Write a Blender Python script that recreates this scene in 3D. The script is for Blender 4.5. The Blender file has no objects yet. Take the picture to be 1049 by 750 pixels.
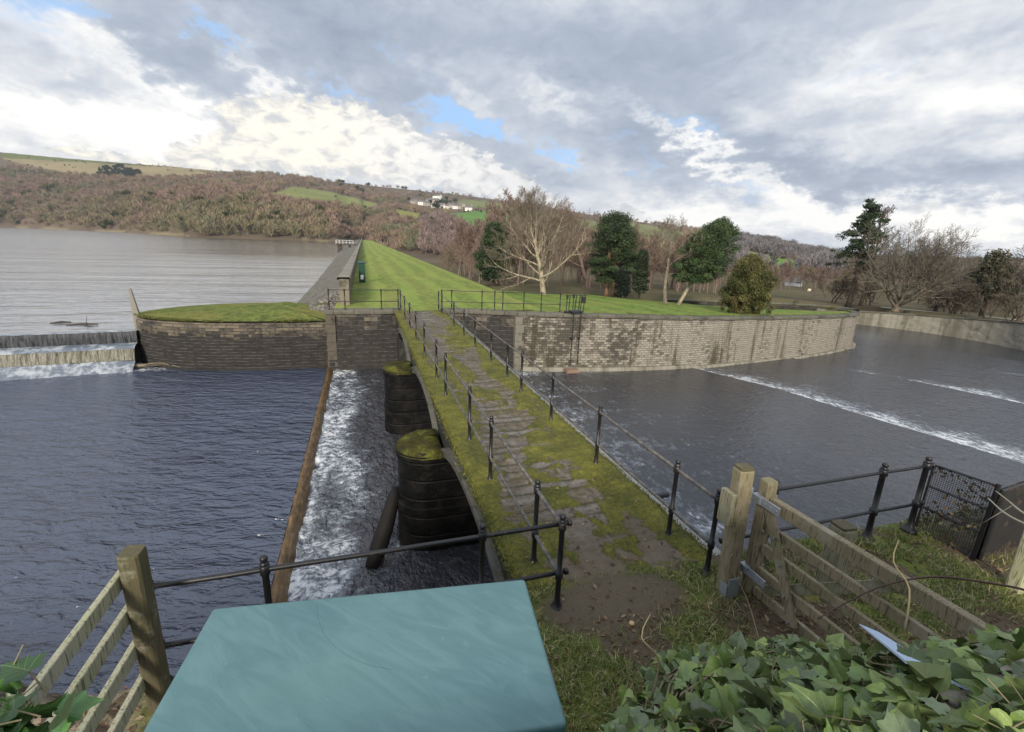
import bpy, bmesh, math, random
import numpy as np
from mathutils import Matrix, Vector
rng = np.random.default_rng(7)
random.seed(7)
SC = bpy.context.scene
COL = SC.collection
# ------------------------------------------------------------------ camera
IW, IH = 1049.0, 750.0
FPX = 482.45
def _ray(p):
    return np.array([p[0] - IW / 2, IH / 2 - p[1], FPX])
_Y = _ray((370., 242.)); _Y /= np.linalg.norm(_Y)
_Z = -_ray((460., 2200.)); _Z /= np.linalg.norm(_Z)
_X = np.cross(_Z, _Y)
if _X[0] < 0: _X = -_X
CM = np.array([_X, _Y, _Z])            # world = CM @ camera
CP = np.array([0., 0., 4.2])
def wdir(px, py):
    d = CM @ _ray((px, py)); return d / np.linalg.norm(d)
def on_z(px, py, z=0.):
    d = wdir(px, py); return CP + d * ((z - CP[2]) / d[2])
def on_y(px, py, y):
    d = wdir(px, py); return CP + d * (y / d[1])
def azel(px, py):
    d = wdir(px, py); return math.degrees(math.atan2(d[0], d[1])), math.degrees(math.asin(d[2]))
def project(P):
    c = (np.asarray(P, float) - CP) @ CM
    return IW / 2 + FPX * c[:, 0] / c[:, 2], IH / 2 - FPX * c[:, 1] / c[:, 2]
cam = bpy.data.cameras.new('camera'); co = bpy.data.objects.new('camera', cam); COL.objects.link(co)
cam.sensor_width = 36; cam.lens = FPX / IW * 36; cam.clip_start = 0.05; cam.clip_end = 12000
r = CM @ np.array([1, 0, 0]); u = CM @ np.array([0, 1, 0]); b = -(CM @ np.array([0, 0, 1]))
co.matrix_world = Matrix(((r[0], u[0], b[0], CP[0]), (r[1], u[1], b[1], CP[1]), (r[2], u[2], b[2], CP[2]), (0, 0, 0, 1)))
SC.camera = co

# ------------------------------------------------------------------ numpy noise
_T = rng.random((256, 256)).astype(np.float64)
def vnoise(x, y):
    x = np.asarray(x, float); y = np.asarray(y, float)
    xi = np.floor(x).astype(int); yi = np.floor(y).astype(int)
    fx = x - xi; fy = y - yi
    fx = fx * fx * (3 - 2 * fx); fy = fy * fy * (3 - 2 * fy)
    a = _T[xi & 255, yi & 255]; b = _T[(xi + 1) & 255, yi & 255]
    c = _T[xi & 255, (yi + 1) & 255]; d = _T[(xi + 1) & 255, (yi + 1) & 255]
    return (a * (1 - fx) + b * fx) * (1 - fy) + (c * (1 - fx) + d * fx) * fy
def fbm(x, y, o=4, g=.5):
    s = 0; a = 1; t = 0
    for k in range(o):
        s = s + a * vnoise(x * 2 ** k + 17.3 * k, y * 2 ** k + 9.1 * k); t += a; a *= g
    return s / t
def sstep(a, b, x):
    t = np.clip((np.asarray(x, float) - a) / (b - a), 0, 1); return t * t * (3 - 2 * t)

# ------------------------------------------------------------------ mesh helpers
class Geo:
    """triangles / quads in world coordinates, gathered as arrays"""
    def __init__(s): s.v = []; s.q = []; s.t = []; s.n = 0; s.c = []; s.uv = []
    def add(s, v, q=None, t=None, c=None, uv=None):
        v = np.asarray(v, float).reshape(-1, 3)
        s.v.append(v)
        if q is not None and len(q): s.q.append(np.asarray(q, int).reshape(-1, 4) + s.n)
        if t is not None and len(t): s.t.append(np.asarray(t, int).reshape(-1, 3) + s.n)
        if c is None: c = np.zeros((len(v), 3))
        c = np.asarray(c, float)
        if c.ndim == 1: c = np.repeat(c[None], len(v), 0)
        s.c.append(c)
        s.uv.append(np.zeros((len(v), 2)) if uv is None else np.asarray(uv, float))
        s.n += len(v); return s
    def box(s, lo, hi, M=None, c=None):
        lo = np.array(lo, float); hi = np.array(hi, float)
        v = np.array([[x, y, z] for x in (0, 1) for y in (0, 1) for z in (0, 1)]) * (hi - lo) + lo
        if M is not None: v = v @ np.array(M)[:3, :3].T + np.array(M)[:3, 3]
        s.add(v, q=[[0, 1, 3, 2], [4, 6, 7, 5], [0, 4, 5, 1], [2, 3, 7, 6], [0, 2, 6, 4], [1, 5, 7, 3]], c=c); return s
    def tube(s, pts, rad, n=8, cap=True, c=None):
        pts = np.asarray(pts, float); m = len(pts)
        rad = np.broadcast_to(np.asarray(rad, float), (m,))
        tg = np.gradient(pts, axis=0); tg /= np.linalg.norm(tg, axis=1)[:, None] + 1e-12
        ref = np.array([0, 0, 1.]) if abs(tg[0][2]) < .9 else np.array([1., 0, 0])
        V = []
        for i in range(m):
            a = np.cross(tg[i], ref); a /= np.linalg.norm(a) + 1e-12; bb = np.cross(tg[i], a)
            ref = -np.cross(tg[i], a) if False else ref
            th = np.arange(n) * 2 * np.pi / n
            V.append(pts[i] + rad[i] * (np.cos(th)[:, None] * a + np.sin(th)[:, None] * bb))
        V = np.concatenate(V)
        Q = [[i * n + k, i * n + (k + 1) % n, (i + 1) * n + (k + 1) % n, (i + 1) * n + k] for i in range(m - 1) for k in range(n)]
        T = []
        if cap:
            V = np.concatenate([V, pts[:1], pts[-1:]])
            T = [[m * n, (k + 1) % n, k] for k in range(n)] + [[m * n + 1, (m - 1) * n + k, (m - 1) * n + (k + 1) % n] for k in range(n)]
        s.add(V, q=Q, t=T, c=c); return s
    def lathe(s, base, prof, n=12, c=None):
        base = np.array(base, float)
        return s.tube([base + [0, 0, z] for z, _ in prof], [r for _, r in prof], n, True, c) if False else s._lathe(base, prof, n, c)
    def _lathe(s, base, prof, n, c):
        th = np.arange(n) * 2 * np.pi / n; V = []
        for z, r in prof: V.append(np.stack([base[0] + r * np.cos(th), base[1] + r * np.sin(th), np.full(n, base[2] + z)], 1))
        m = len(prof); V = np.concatenate(V + [np.array([[base[0], base[1], base[2] + prof[0][0]], [base[0], base[1], base[2] + prof[-1][0]]])])
        Q = [[i * n + k, i * n + (k + 1) % n, (i + 1) * n + (k + 1) % n, (i + 1) * n + k] for i in range(m - 1) for k in range(n)]
        T = [[m * n, (k + 1) % n, k] for k in range(n)] + [[m * n + 1, (m - 1) * n + k, (m - 1) * n + (k + 1) % n] for k in range(n)]
        s.add(V, q=Q, t=T, c=c); return s
    def grid(s, P, c=None, uv=None, wrap=False):
        P = np.asarray(P, float); a, b = P.shape[:2]
        i = np.arange(a * b).reshape(a, b)
        q = np.stack([i[:-1, :-1], i[1:, :-1], i[1:, 1:], i[:-1, 1:]], -1).reshape(-1, 4)
        s.add(P.reshape(-1, 3), q=q, c=None if c is None else np.asarray(c).reshape(-1, 3), uv=None if uv is None else np.asarray(uv).reshape(-1, 2)); return s
    def segs(s, A, B, ra, rb, n=3, c=None):
        A = np.asarray(A, float); B = np.asarray(B, float); m = len(A)
        if m == 0: return s
        d = B - A; d /= np.linalg.norm(d, axis=1)[:, None] + 1e-9
        ref = np.where(np.abs(d[:, 2:3]) < .9, [[0, 0, 1.]], [[1., 0, 0]])
        a = np.cross(d, ref); a /= np.linalg.norm(a, axis=1)[:, None] + 1e-9; bb = np.cross(d, a)
        th = np.arange(n) * 2 * np.pi / n
        off = np.cos(th)[None, :, None] * a[:, None] + np.sin(th)[None, :, None] * bb[:, None]
        V = np.concatenate([A[:, None] + off * np.asarray(ra).reshape(-1, 1, 1), B[:, None] + off * np.asarray(rb).reshape(-1, 1, 1)], 1)
        base = (np.arange(m) * 2 * n)[:, None, None]
        k = np.arange(n)
        q = np.stack([k, (k + 1) % n, (k + 1) % n + n, k + n], -1)[None] + base
        s.add(V.reshape(-1, 3), q=q.reshape(-1, 4), c=None if c is None else (c if np.ndim(c) == 1 else np.repeat(c, 2 * n, 0))); return s
    def quads(s, cen, ax, ay, c=None):
        """flat quads: centres, half-axis vectors"""
        m = len(cen)
        V = np.stack([cen - ax - ay, cen + ax - ay, cen + ax + ay, cen - ax + ay], 1)
        s.add(V.reshape(-1, 3), q=np.arange(m * 4).reshape(m, 4), c=None if c is None else np.repeat(c, 4, 0)); return s

def build(name, g, mat, parent=None, smooth=False, base=None):
    v = np.concatenate(g.v); c = np.concatenate(g.c); uv = np.concatenate(g.uv)
    q = np.concatenate(g.q) if g.q else np.zeros((0, 4), int)
    t = np.concatenate(g.t) if g.t else np.zeros((0, 3), int)
    off = np.zeros(3)
    if parent is not None:
        off = np.array(parent.get('_w', (0, 0, 0)), float)
    elif base is not None:
        off = np.array(base, float)
    me = bpy.data.meshes.new(name)
    me.vertices.add(len(v)); me.vertices.foreach_set('co', (v - off).astype(np.float32).ravel())
    li = np.concatenate([q.ravel(), t.ravel()]).astype(np.int32)
    me.loops.add(len(li)); me.loops.foreach_set('vertex_index', li)
    nq, nt = len(q), len(t)
    me.polygons.add(nq + nt)
    st = np.concatenate([np.arange(nq) * 4, nq * 4 + np.arange(nt) * 3]).astype(np.int32)
    me.polygons.foreach_set('loop_start', st)
    me.polygons.foreach_set('use_smooth', np.full(nq + nt, bool(smooth)))
    me.update(calc_edges=True)
    if c.any():
        at = me.attributes.new('tint', 'FLOAT_COLOR', 'POINT')
        at.data.foreach_set('color', np.concatenate([c, np.ones((len(c), 1))], 1).astype(np.float32).ravel())
    if uv.any():
        ul = me.uv_layers.new(name='UVMap'); ul.data.foreach_set('uv', uv[li].astype(np.float32).ravel())
    me.materials.append(mat); me.validate()
    o = bpy.data.objects.new(name, me); COL.objects.link(o)
    if parent is not None: o.parent = parent; o['_w'] = tuple(float(x) for x in off)
    elif base is not None: o.location = base; o['_w'] = tuple(float(x) for x in base)
    return o
def tag(o, label, cat, group=None):
    o['label'] = label; o['category'] = cat
    if group: o['group'] = group
    return o
def thing(name, label, cat, loc=(0, 0, 0), group=None):
    o = bpy.data.objects.new(name, None); COL.objects.link(o); o.location = loc
    o.empty_display_size = .2
    o['_w'] = tuple(float(x) for x in loc)
    return tag(o, label, cat, group)
def struct(name, g, mat, kind='structure', smooth=False):
    o = build(name, g, mat, smooth=smooth); o['kind'] = kind; return o
def copy_tree(root, loc, rz=0., sc=1., label=None):
    c = root.copy(); COL.objects.link(c); c.location = loc; c.rotation_euler = (0, 0, rz)
    c.scale = (sc, sc, sc) if np.ndim(sc) == 0 else sc
    if label: c['label'] = label
    for ch in list(root.children):
        d = ch.copy(); COL.objects.link(d); d.parent = c
        for g2 in list(ch.children):
            e = g2.copy(); COL.objects.link(e); e.parent = d
    return c

# ------------------------------------------------------------------ materials
class NT:
    def __init__(s, name):
        s.m = bpy.data.materials.new(name); s.m.use_nodes = True; s.t = s.m.node_tree
        s.p = s.t.nodes['Principled BSDF']; s.out = s.t.nodes['Material Output']
    def _set(s, sock, v):
        if isinstance(v, bpy.types.NodeSocket): s.t.links.new(v, sock)
        elif isinstance(v, (tuple, list)) and len(v) == 3 and sock.type == 'RGBA': sock.default_value = (*v, 1)
        else: sock.default_value = v
    def node(s, typ, ins=None, **kw):
        n = s.t.nodes.new(typ)
        for k, v in kw.items(): setattr(n, k, v)
        for k, v in (ins or {}).items(): s._set(n.inputs[k], v)
        return n
    def obj(s): return s.node('ShaderNodeTexCoord').outputs['Object']
    def geo(s): return s.node('ShaderNodeNewGeometry').outputs['Position']
    def uv(s): return s.node('ShaderNodeTexCoord').outputs['UV']
    def attr(s, name='tint'): return s.node('ShaderNodeAttribute', attribute_name=name).outputs['Color']
    def sep(s, v): n = s.node('ShaderNodeSeparateXYZ', {0: v}); return n.outputs
    def scale(s, v, sc): return s.node('ShaderNodeMapping', {'Vector': v, 'Scale': sc}).outputs[0]
    def noise(s, v, sc, det=4, rough=.55, dist=0., out=0):
        return s.node('ShaderNodeTexNoise', {'Vector': v, 'Scale': sc, 'Detail': det, 'Roughness': rough, 'Distortion': dist}).outputs[out]
    def vor(s, v, sc, out='Distance', feature='F1', rnd=1.):
        return s.node('ShaderNodeTexVoronoi', {'Vector': v, 'Scale': sc, 'Randomness': rnd}, feature=feature).outputs[out]
    def math(s, op, a, b=0., c=0., clamp=False):
        n = s.node('ShaderNodeMath', operation=op, use_clamp=clamp)
        s._set(n.inputs[0], a); s._set(n.inputs[1], b); s._set(n.inputs[2], c); return n.outputs[0]
    def step(s, x, a, b):
        n = s.node('ShaderNodeMapRange', {0: x, 1: a, 2: b, 3: 0., 4: 1.}, interpolation_type='SMOOTHSTEP'); return n.outputs[0]
    def mix(s, f, a, b, mode='MIX'):
        n = s.node('ShaderNodeMix', data_type='RGBA', blend_type=mode, clamp_factor=True)
        s._set(n.inputs[0], f); s._set(n.inputs[6], a); s._set(n.inputs[7], b); return n.outputs[2]
    def ramp(s, f, stops):
        n = s.node('ShaderNodeValToRGB', {0: f}); e = n.color_ramp.elements
        while len(e) < len(stops): e.new(.5)
        for i, (p, c) in enumerate(stops): e[i].position = p; e[i].color = (*c, 1)
        return n.outputs[0]
    def bump(s, h, st=.5, dist=.02, nrm=None):
        ins = {'Height': h, 'Strength': st, 'Distance': dist}
        if nrm is not None: ins['Normal'] = nrm
        return s.node('ShaderNodeBump', ins).outputs[0]
    def done(s, col=None, rough=.8, nrm=None, spec=.3, metal=0., **kw):
        if col is not None: s._set(s.p.inputs['Base Color'], col)
        s._set(s.p.inputs['Roughness'], rough); s._set(s.p.inputs['Specular IOR Level'], spec); s._set(s.p.inputs['Metallic'], metal)
        if nrm is not None: s._set(s.p.inputs['Normal'], nrm)
        for k, v in kw.items(): s._set(s.p.inputs[k], v)
        return s.m

def m_stone(name, c1, c2, mortar, bw=.55, bh=.26, stain=(.03, .028, .022), stain_lo=.5, stain_hi=.62, streak=.5, moss=0., stain_u=None, wet_v=None, bstr=.7, speck=.12, stain_a=.93, ledge_glint=0.):
    n = NT(name); uv = n.uv(); g = n.geo()
    duv = n.node('ShaderNodeVectorMath', {0: uv, 1: n.node('ShaderNodeVectorMath', {0: n.noise(g, 1.3, 2, out=1), 1: (.06, .035, 0)}, operation='MULTIPLY').outputs[0]}, operation='ADD').outputs[0]
    br = n.node('ShaderNodeTexBrick', {'Vector': duv, 'Color1': c1, 'Color2': c2, 'Mortar': mortar, 'Scale': 1., 'Mortar Size': .017, 'Mortar Smooth': .35, 'Bias': 0., 'Brick Width': bw, 'Row Height': bh})
    br.offset = .5; br.squash = 1.
    col = n.mix(n.math('MULTIPLY', n.noise(g, 5., 5), .8), br.outputs[0], (.5 * sum(c1) / 3, .47 * sum(c1) / 3, .4 * sum(c1) / 3))
    # black algae blotches with a ragged edge
    big = n.noise(n.scale(uv, (1, .6, 1)), .45, 3); fine = n.noise(n.scale(uv, (1, .75, 1)), 5., 6, .8)
    st = n.math('ADD', n.math('MULTIPLY', big, .55), n.math('MULTIPLY', fine, .45))
    if stain_u is not None:   # heavier growth towards one end of the wall
        uu = n.sep(uv)[0]; st = n.math('ADD', st, n.math('MULTIPLY', n.step(uu, stain_u[1], stain_u[0]), stain_u[2]))
    if wet_v is not None:
        vv = n.sep(uv)[1]; st = n.math('ADD', st, n.math('MULTIPLY', n.step(vv, wet_v[1], wet_v[0]), wet_v[2]))
    m1 = n.step(st, stain_lo, stain_hi)
    if speck > 0:
        b2 = n.node('ShaderNodeTexBrick', {'Vector': duv, 'Color1': (0, 0, 0), 'Color2': (1, 1, 1), 'Mortar': (.5, .5, .5), 'Scale': 1., 'Mortar Size': .0, 'Bias': 0., 'Brick Width': bw, 'Row Height': bh}); b2.offset = .5
        m1 = n.step(n.math('ADD', st, n.math('MULTIPLY', n.math('SUBTRACT', n.sep(b2.outputs[0])[0], .5), speck)), stain_lo, stain_hi)
    col = n.mix(n.math('MULTIPLY', m1, stain_a), col, n.mix(.75, n.mix(1., col, (.25, .25, .25), 'MULTIPLY'), stain))
    sk = n.noise(n.scale(uv, (1.5, .11, 1)), 1., 5, .65); vt = n.sep(uv)[1]
    sk = n.math('MULTIPLY', n.step(sk, .5, .66), streak)
    col = n.mix(sk, col, (stain[0] * 1.4, stain[1] * 1.3, stain[2] * 1.1))
    if moss > 0:
        col = n.mix(n.math('MULTIPLY', n.step(n.noise(uv, 1.7, 5, .7), .52, .66), moss), col, (.075, .085, .02))
    if ledge_glint > 0:
        lf = n.math('ABSOLUTE', n.math('SUBTRACT', n.math('FRACT', n.math('DIVIDE', vt, ledge_glint)), .5)); lm = n.math('MULTIPLY', n.step(lf, .36, .47), n.step(n.noise(n.scale(uv, (1.6, 5.9, 1)), 1.3, 4, .7), .4, .62))
        col = n.mix(n.math('MULTIPLY', lm, .75), col, (.155, .15, .148))  # sky light caught on the course ledges, painted in as broken pale lines
    h = n.math('ADD', n.math('MULTIPLY', br.outputs[1], -1.), n.math('MULTIPLY', n.noise(g, 9., 5, .65), .9))
    return n.done(col, .88, n.bump(h, bstr, .05), .25)

def m_simple(name, c, rough=.6, var=.35, sc=6., bump=.2, spec=.4, metal=0., dirt=None, dirt_lo=.55, dirt_hi=.7, dirt_sc=3., bd=.01):
    n = NT(name); g = n.obj(); f = n.noise(g, sc, 5, .6)
    col = n.mix(f, tuple(x * (1 - var) for x in c), tuple(min(1, x * (1 + var)) for x in c))
    if dirt: col = n.mix(n.step(n.noise(g, dirt_sc, 6, .7), dirt_lo, dirt_hi), col, dirt)
    return n.done(col, rough, n.bump(n.noise(g, sc * 6, 4, .6), bump, bd), spec, metal)

def m_tint(name, rough=.8, var=.3, sc=8., spec=.2, trans=0.):
    n = NT(name); a = n.attr(); f = n.noise(n.geo(), sc, 3)
    col = n.mix(n.math('MULTIPLY', f, var), a, n.mix(1., a, (.35, .35, .35), 'MULTIPLY'))
    return n.done(col, rough, None, spec)

IRON = NT('painted_iron')
def _iron():
    n = IRON; g = n.obj(); f = n.noise(g, 14, 6, .7)
    col = n.mix(n.step(f, .56, .7), (.012, .012, .015), (.07, .042, .028))
    n.done(col, .42, n.bump(n.noise(g, 60, 3), .25, .004), .5)
_iron(); IRON = IRON.m
n = NT('worn_rail'); g = n.obj()
n.done(n.mix(n.step(n.noise(g, 9, 6, .7), .4, .65), (.05, .05, .05), (.16, .135, .11)), .5, n.bump(n.noise(g, 50, 3), .3, .004), .5); WORN = n.m

def m_wood(name, c=(.27, .235, .15), alg=(.17, .18, .07), amt=.5):
    n = NT(name); g = n.obj()
    s1 = n.noise(n.scale(g, (18, 18, 2.)), 1.6, 6, .65, 1.2); s2 = n.noise(g, 2.2, 4)
    s3 = n.noise(n.scale(g, (40, 40, 3.)), 1.5, 4, .6, .5)
    col = n.mix(s1, tuple(x * .62 for x in c), tuple(x * 1.3 for x in c))
    col = n.mix(n.math('MULTIPLY', n.step(s2, .42, .62), amt), col, alg)
    col = n.mix(n.math('MULTIPLY', n.step(s3, .54, .63), .75), col, (.06, .052, .035)); col = n.mix(n.math('MULTIPLY', n.step(n.noise(g, 3.1, 5, .7), .52, .66), .5), col, (.34, .32, .25))
    return n.done(col, .82, n.bump(n.math('ADD', s1, s3), .45, .008), .25)
# ------------------------------------------------------------------ world
SUN_AZ, SUN_EL = 205., 24.        # degrees clockwise from +Y; behind the camera, to the left
w = bpy.data.worlds.new('World'); SC.world = w; w.use_nodes = True
def sky():
    n = NT.__new__(NT); n.t = w.node_tree; n.m = w
    bg = n.t.nodes['Background']
    sk = n.node('ShaderNodeTexSky'); sk.sky_type = 'NISHITA'; sk.sun_disc = False
    sk.sun_elevation = math.radians(SUN_EL); sk.sun_rotation = math.radians(SUN_AZ)
    sk.air_density = 1.; sk.dust_density = 1.; sk.ozone_density = 1.5
    d = n.node('ShaderNodeTexCoord').outputs['Generated']
    x, y, z = n.sep(d)
    el = n.math('MULTIPLY', n.math('ARCSINE', z), 57.2958)
    az = n.math('MULTIPLY', n.math('ARCTAN2', x, y), 57.2958)
    zz = n.math('ADD', n.math('MAXIMUM', z, 0.), .16)
    P = n.node('ShaderNodeCombineXYZ', {0: n.math('DIVIDE', x, zz), 1: n.math('DIVIDE', y, zz), 2: 0.}).outputs[0]
    S = n.node('ShaderNodeCombineXYZ', {0: n.math('MULTIPLY', az, .11), 1: n.math('MULTIPLY', el, .2), 2: 0.}).outputs[0]
    # ragged edges: everything below is looked up through displaced angles
    nz = n.noise(S, 1.6, 7, .62, 0., 1); nz2 = n.noise(S, 6.5, 5, .6, 0., 1)
    ra, rb, _ = n.sep(nz); sa, sb, _ = n.sep(nz2)
    def disp(base, a, b, ka, kb):
        return n.math('ADD', base, n.math('ADD', n.math('MULTIPLY', n.math('SUBTRACT', a, .5), ka), n.math('MULTIPLY', n.math('SUBTRACT', b, .5), kb)))
    azd = disp(az, ra, sa, 16., 4.5); eld = disp(el, rb, sb, 8., 2.8)
    azs = disp(az, ra, sa, 7., 5.); els = disp(el, rb, sb, 3.4, 3.)
    def blob(px, py, sx, sy, rot=0., A=azd, E=eld, p=1.):
        a0, e0 = azel(px, py); c, s_ = math.cos(math.radians(rot)), math.sin(math.radians(rot))
        da = n.math('SUBTRACT', A, a0); de = n.math('SUBTRACT', E, e0)
        uu = n.math('DIVIDE', n.math('ADD', n.math('MULTIPLY', da, c), n.math('MULTIPLY', de, s_)), sx)
        vv = n.math('DIVIDE', n.math('SUBTRACT', n.math('MULTIPLY', de, c), n.math('MULTIPLY', da, s_)), sy)
        q = n.math('ADD', n.math('MULTIPLY', uu, uu), n.math('MULTIPLY', vv, vv))
        return n.math('POWER', 2.718, n.math('MULTIPLY', q, -1.))
    def total(lst):
        o = None
        for bl in lst:
            t = n.math('MULTIPLY', blob(*bl[1:]), bl[0]); o = t if o is None else n.math('ADD', o, t)
        return o
    # cloud deck brightness from two octaves of plane-projected noise
    c1 = n.noise(P, .75, 5, .52, .5); c2 = n.noise(P, 2.1, 4, .5, .4)
    t = n.math('ADD', n.math('MULTIPLY', c1, .62), n.math('MULTIPLY', c2, .38))
    t = n.math('ADD', t, n.math('MULTIPLY', n.math('SUBTRACT', n.noise(S, 2.6, 6, .6, .6), .5), .35))
    dark = total([(.2, 200, 70, 7, 2.6, -22), (.24, 360, 55, 11, 4.2, -10), (.18, 330, 5, 12, 3, 0), (.2, 600, 60, 13, 3.2, -12), (.24, 650, 150, 8, 2.3, -20), (.24, 870, 185, 11, 2., -8), (.22, 1010, 195, 10, 1.8, -4), (.16, 760, 150, 8, 1.6, -18), (.2, 445, 178, 2.8, 1.3, -16), (.12, 40, 60, 6, 2, -15), (.1, 760, 20, 14, 3, 0), (.12, 560, 180, 4, 1.2, -20)])
    light = total([(.4, 110, 125, 15, 3., -4), (.2, 30, 30, 6, 2.4, -10), (.2, 575, 105, 7, 1.3, -24), (.26, 690, 140, 7, .8, -28), (.28, 760, 175, 8, .9, -24), (.36, 930, 218, 12, 1.9, 0), (.28, 730, 215, 10, 1.9, 0), (.3, 1045, 222, 6, 2.2, 0), (.24, 900, 85, 11, 3., -6), (.26, 268, 78, 3.5, 1, -32), (.16, 1030, 110, 7, 3, 0), (.14, 480, 95, 5, 1.2, -28), (.2, 150, 85, 6, 1, -30)])
    t = n.math('ADD', n.math('SUBTRACT', t, dark), light)
    cloud = n.ramp(t, [(.12, (.265, .315, .40)), (.33, (.365, .415, .50)), (.48, (.48, .525, .595)), (.62, (.66, .68, .71)), (.82, (.92, .905, .87))])
    blue = n.mix(1., n.mix(1., sk.outputs[0], (.1, .1, .1), 'MULTIPLY'), (.85, 1.1, 1.35), 'MULTIPLY')
    blue = n.mix(.8, blue, (.36, .56, .86))
    holes = total([(1.2, 215, 38, 2.1, 1.1, 0), (1.15, 345, 98, 3.2, 1.2, -10), (1.25, 465, 116, 4.4, 1.2, -18), (1.1, 578, 160, 2.3, .9, -10), (.9, 62, 4, 4, 1.3, 0), (.75, 700, 130, 5., .9, -25), (.7, 655, 165, 5., 1., -25), (.6, 920, 60, 7, 1.6, 0), (.7, 410, 62, 5, .8, -25), (.7, 500, 128, 5, 1.3, -20), (.55, 20, 20, 6, 2, 0), (.6, 760, 195, 6, .7, -15)])
    hf = n.step(n.math('ADD', holes, n.math('MULTIPLY', n.math('SUBTRACT', c2, .5), 1.3)), .28, 1.45)
    col = n.mix(hf, cloud, blue)
    # the cumulus bank low over the hill: cream tops, grey folds
    cum = total([(1.05, 215, 158, 4.2, 1.5, 0, azs, els), (1.25, 285, 138, 6., 3.4, 0, azs, els), (1.25, 350, 148, 7.5, 3.2, -12, azs, els), (1.1, 425, 160, 7.5, 2.7, -20, azs, els), (1., 500, 182, 6.5, 2.1, -25, azs, els), (1., 540, 200, 5., 1.6, -22, azs, els), (.9, 640, 215, 5, 1.1, -14, azs, els), (.6, 70, 157, 5, .7, 0, azs, els), (.55, 150, 165, 6, .7, 0, azs, els), (.7, 955, 213, 3., 1.3, 0, azs, els)])
    cf = n.math('MULTIPLY', n.step(cum, .52, .8), .92)
    fold = n.noise(S, 4.2, 6, .6, .5)
    warm = n.mix(n.step(azd, -8., 14.), (.95, .90, .775), (.90, .88, .85))
    cc = n.mix(n.step(n.math('ADD', n.math('MULTIPLY', fold, 1.0), n.math('MULTIPLY', cum, .12)), .46, .74), (.56, .57, .585), warm)
    cc = n.mix(n.step(azd, 4., 30.), cc, n.mix(.45, cc, (.48, .5, .53)))
    col = n.mix(cf, col, cc)
    # unseen sky overhead brightened to add fill light, behind the camera too
    up = n.step(el, 27., 60.); bk = n.step(n.math('MULTIPLY', y, -1.), -.25, .7)
    col = n.mix(up, col, n.mix(1., cloud, (1.6, 1.63, 1.7), 'MULTIPLY'))
    col = n.mix(n.math('MULTIPLY', bk, .8), col, n.mix(1., cloud, (1.55, 1.49, 1.4), 'MULTIPLY'))
    n.t.links.new(col, bg.inputs[0]); bg.inputs[1].default_value = 1.0
sky()
sl = bpy.data.lights.new('sun', 'SUN'); sl.energy = 3.7; sl.angle = math.radians(11); sl.color = (1., .91, .77)
so = bpy.data.objects.new('sun', sl); COL.objects.link(so)
a, e = math.radians(SUN_AZ), math.radians(SUN_EL)
sd = Vector((math.sin(a) * math.cos(e), math.cos(a) * math.cos(e), math.sin(e)))
so.rotation_euler = sd.to_track_quat('Z', 'Y').to_euler(); so.location = (-20, -30, 40)
SC.view_settings.view_transform = 'Standard'; SC.view_settings.look = 'None'
SC.view_settings.exposure = .32; SC.view_settings.gamma = 1.; SC.view_settings.use_curve_mapping = False
# ------------------------------------------------------------------ water
POND, CHAN = -3.2, -3.36
def m_water(name, base, sx, sy, scale, st, dist, rough=.06, foamc=(.56, .58, .59), foam=False, ior=1.45, fsc=3., flow=(1, 1, 1), fine=1., big=.35, rot=0.):
    n = NT(name); g = n.geo(); v = n.scale(n.node('ShaderNodeMapping', {'Vector': g, 'Rotation': (0, 0, rot)}).outputs[0], (sx, sy, 1.))
    h = n.math('ADD', n.math('MULTIPLY', n.noise(v, scale, 3, .55, .6), 1.), n.math('MULTIPLY', n.noise(v, scale * 2.7, 3, .6, .3), .42 * fine))
    h = n.math('ADD', h, n.math('MULTIPLY', n.noise(v, scale * .3, 2), big))
    nb = n.bump(h, st, dist)
    col = n.mix(n.noise(g, .25, 3), tuple(x * .75 for x in base), tuple(x * 1.25 for x in base))
    ro = rough
    if foam:
        a = n.sep(n.attr())[0]; fv = n.scale(g, flow)
        f1 = n.noise(fv, fsc, 6, .72, 1.1); f2 = n.vor(n.node('ShaderNodeVectorMath', {0: fv, 1: n.noise(fv, fsc * 1.3, 3, out=1)}, operation='ADD').outputs[0], fsc * 1.6)
        q = n.math('ADD', n.math('MULTIPLY', f1, .75), n.math('MULTIPLY', f2, .3))
        thr = n.math('SUBTRACT', .965, n.math('MULTIPLY', a, .5))
        dq = n.math('SUBTRACT', q, thr); gate_ = n.step(a, .02, .2)
        m0 = n.math('MULTIPLY', n.step(dq, -.2, .1), gate_); m = n.math('MULTIPLY', n.step(dq, -.02, .2), gate_)
        col = n.mix(n.math('MULTIPLY', m0, .75), col, (.21, .235, .27)); col = n.mix(m, col, foamc); ro = n.math('ADD', rough, n.math('MULTIPLY', m, .6))
    n.done(col, ro, nb, .5); n.p.inputs['IOR'].default_value = ior
    return n.m

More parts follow.
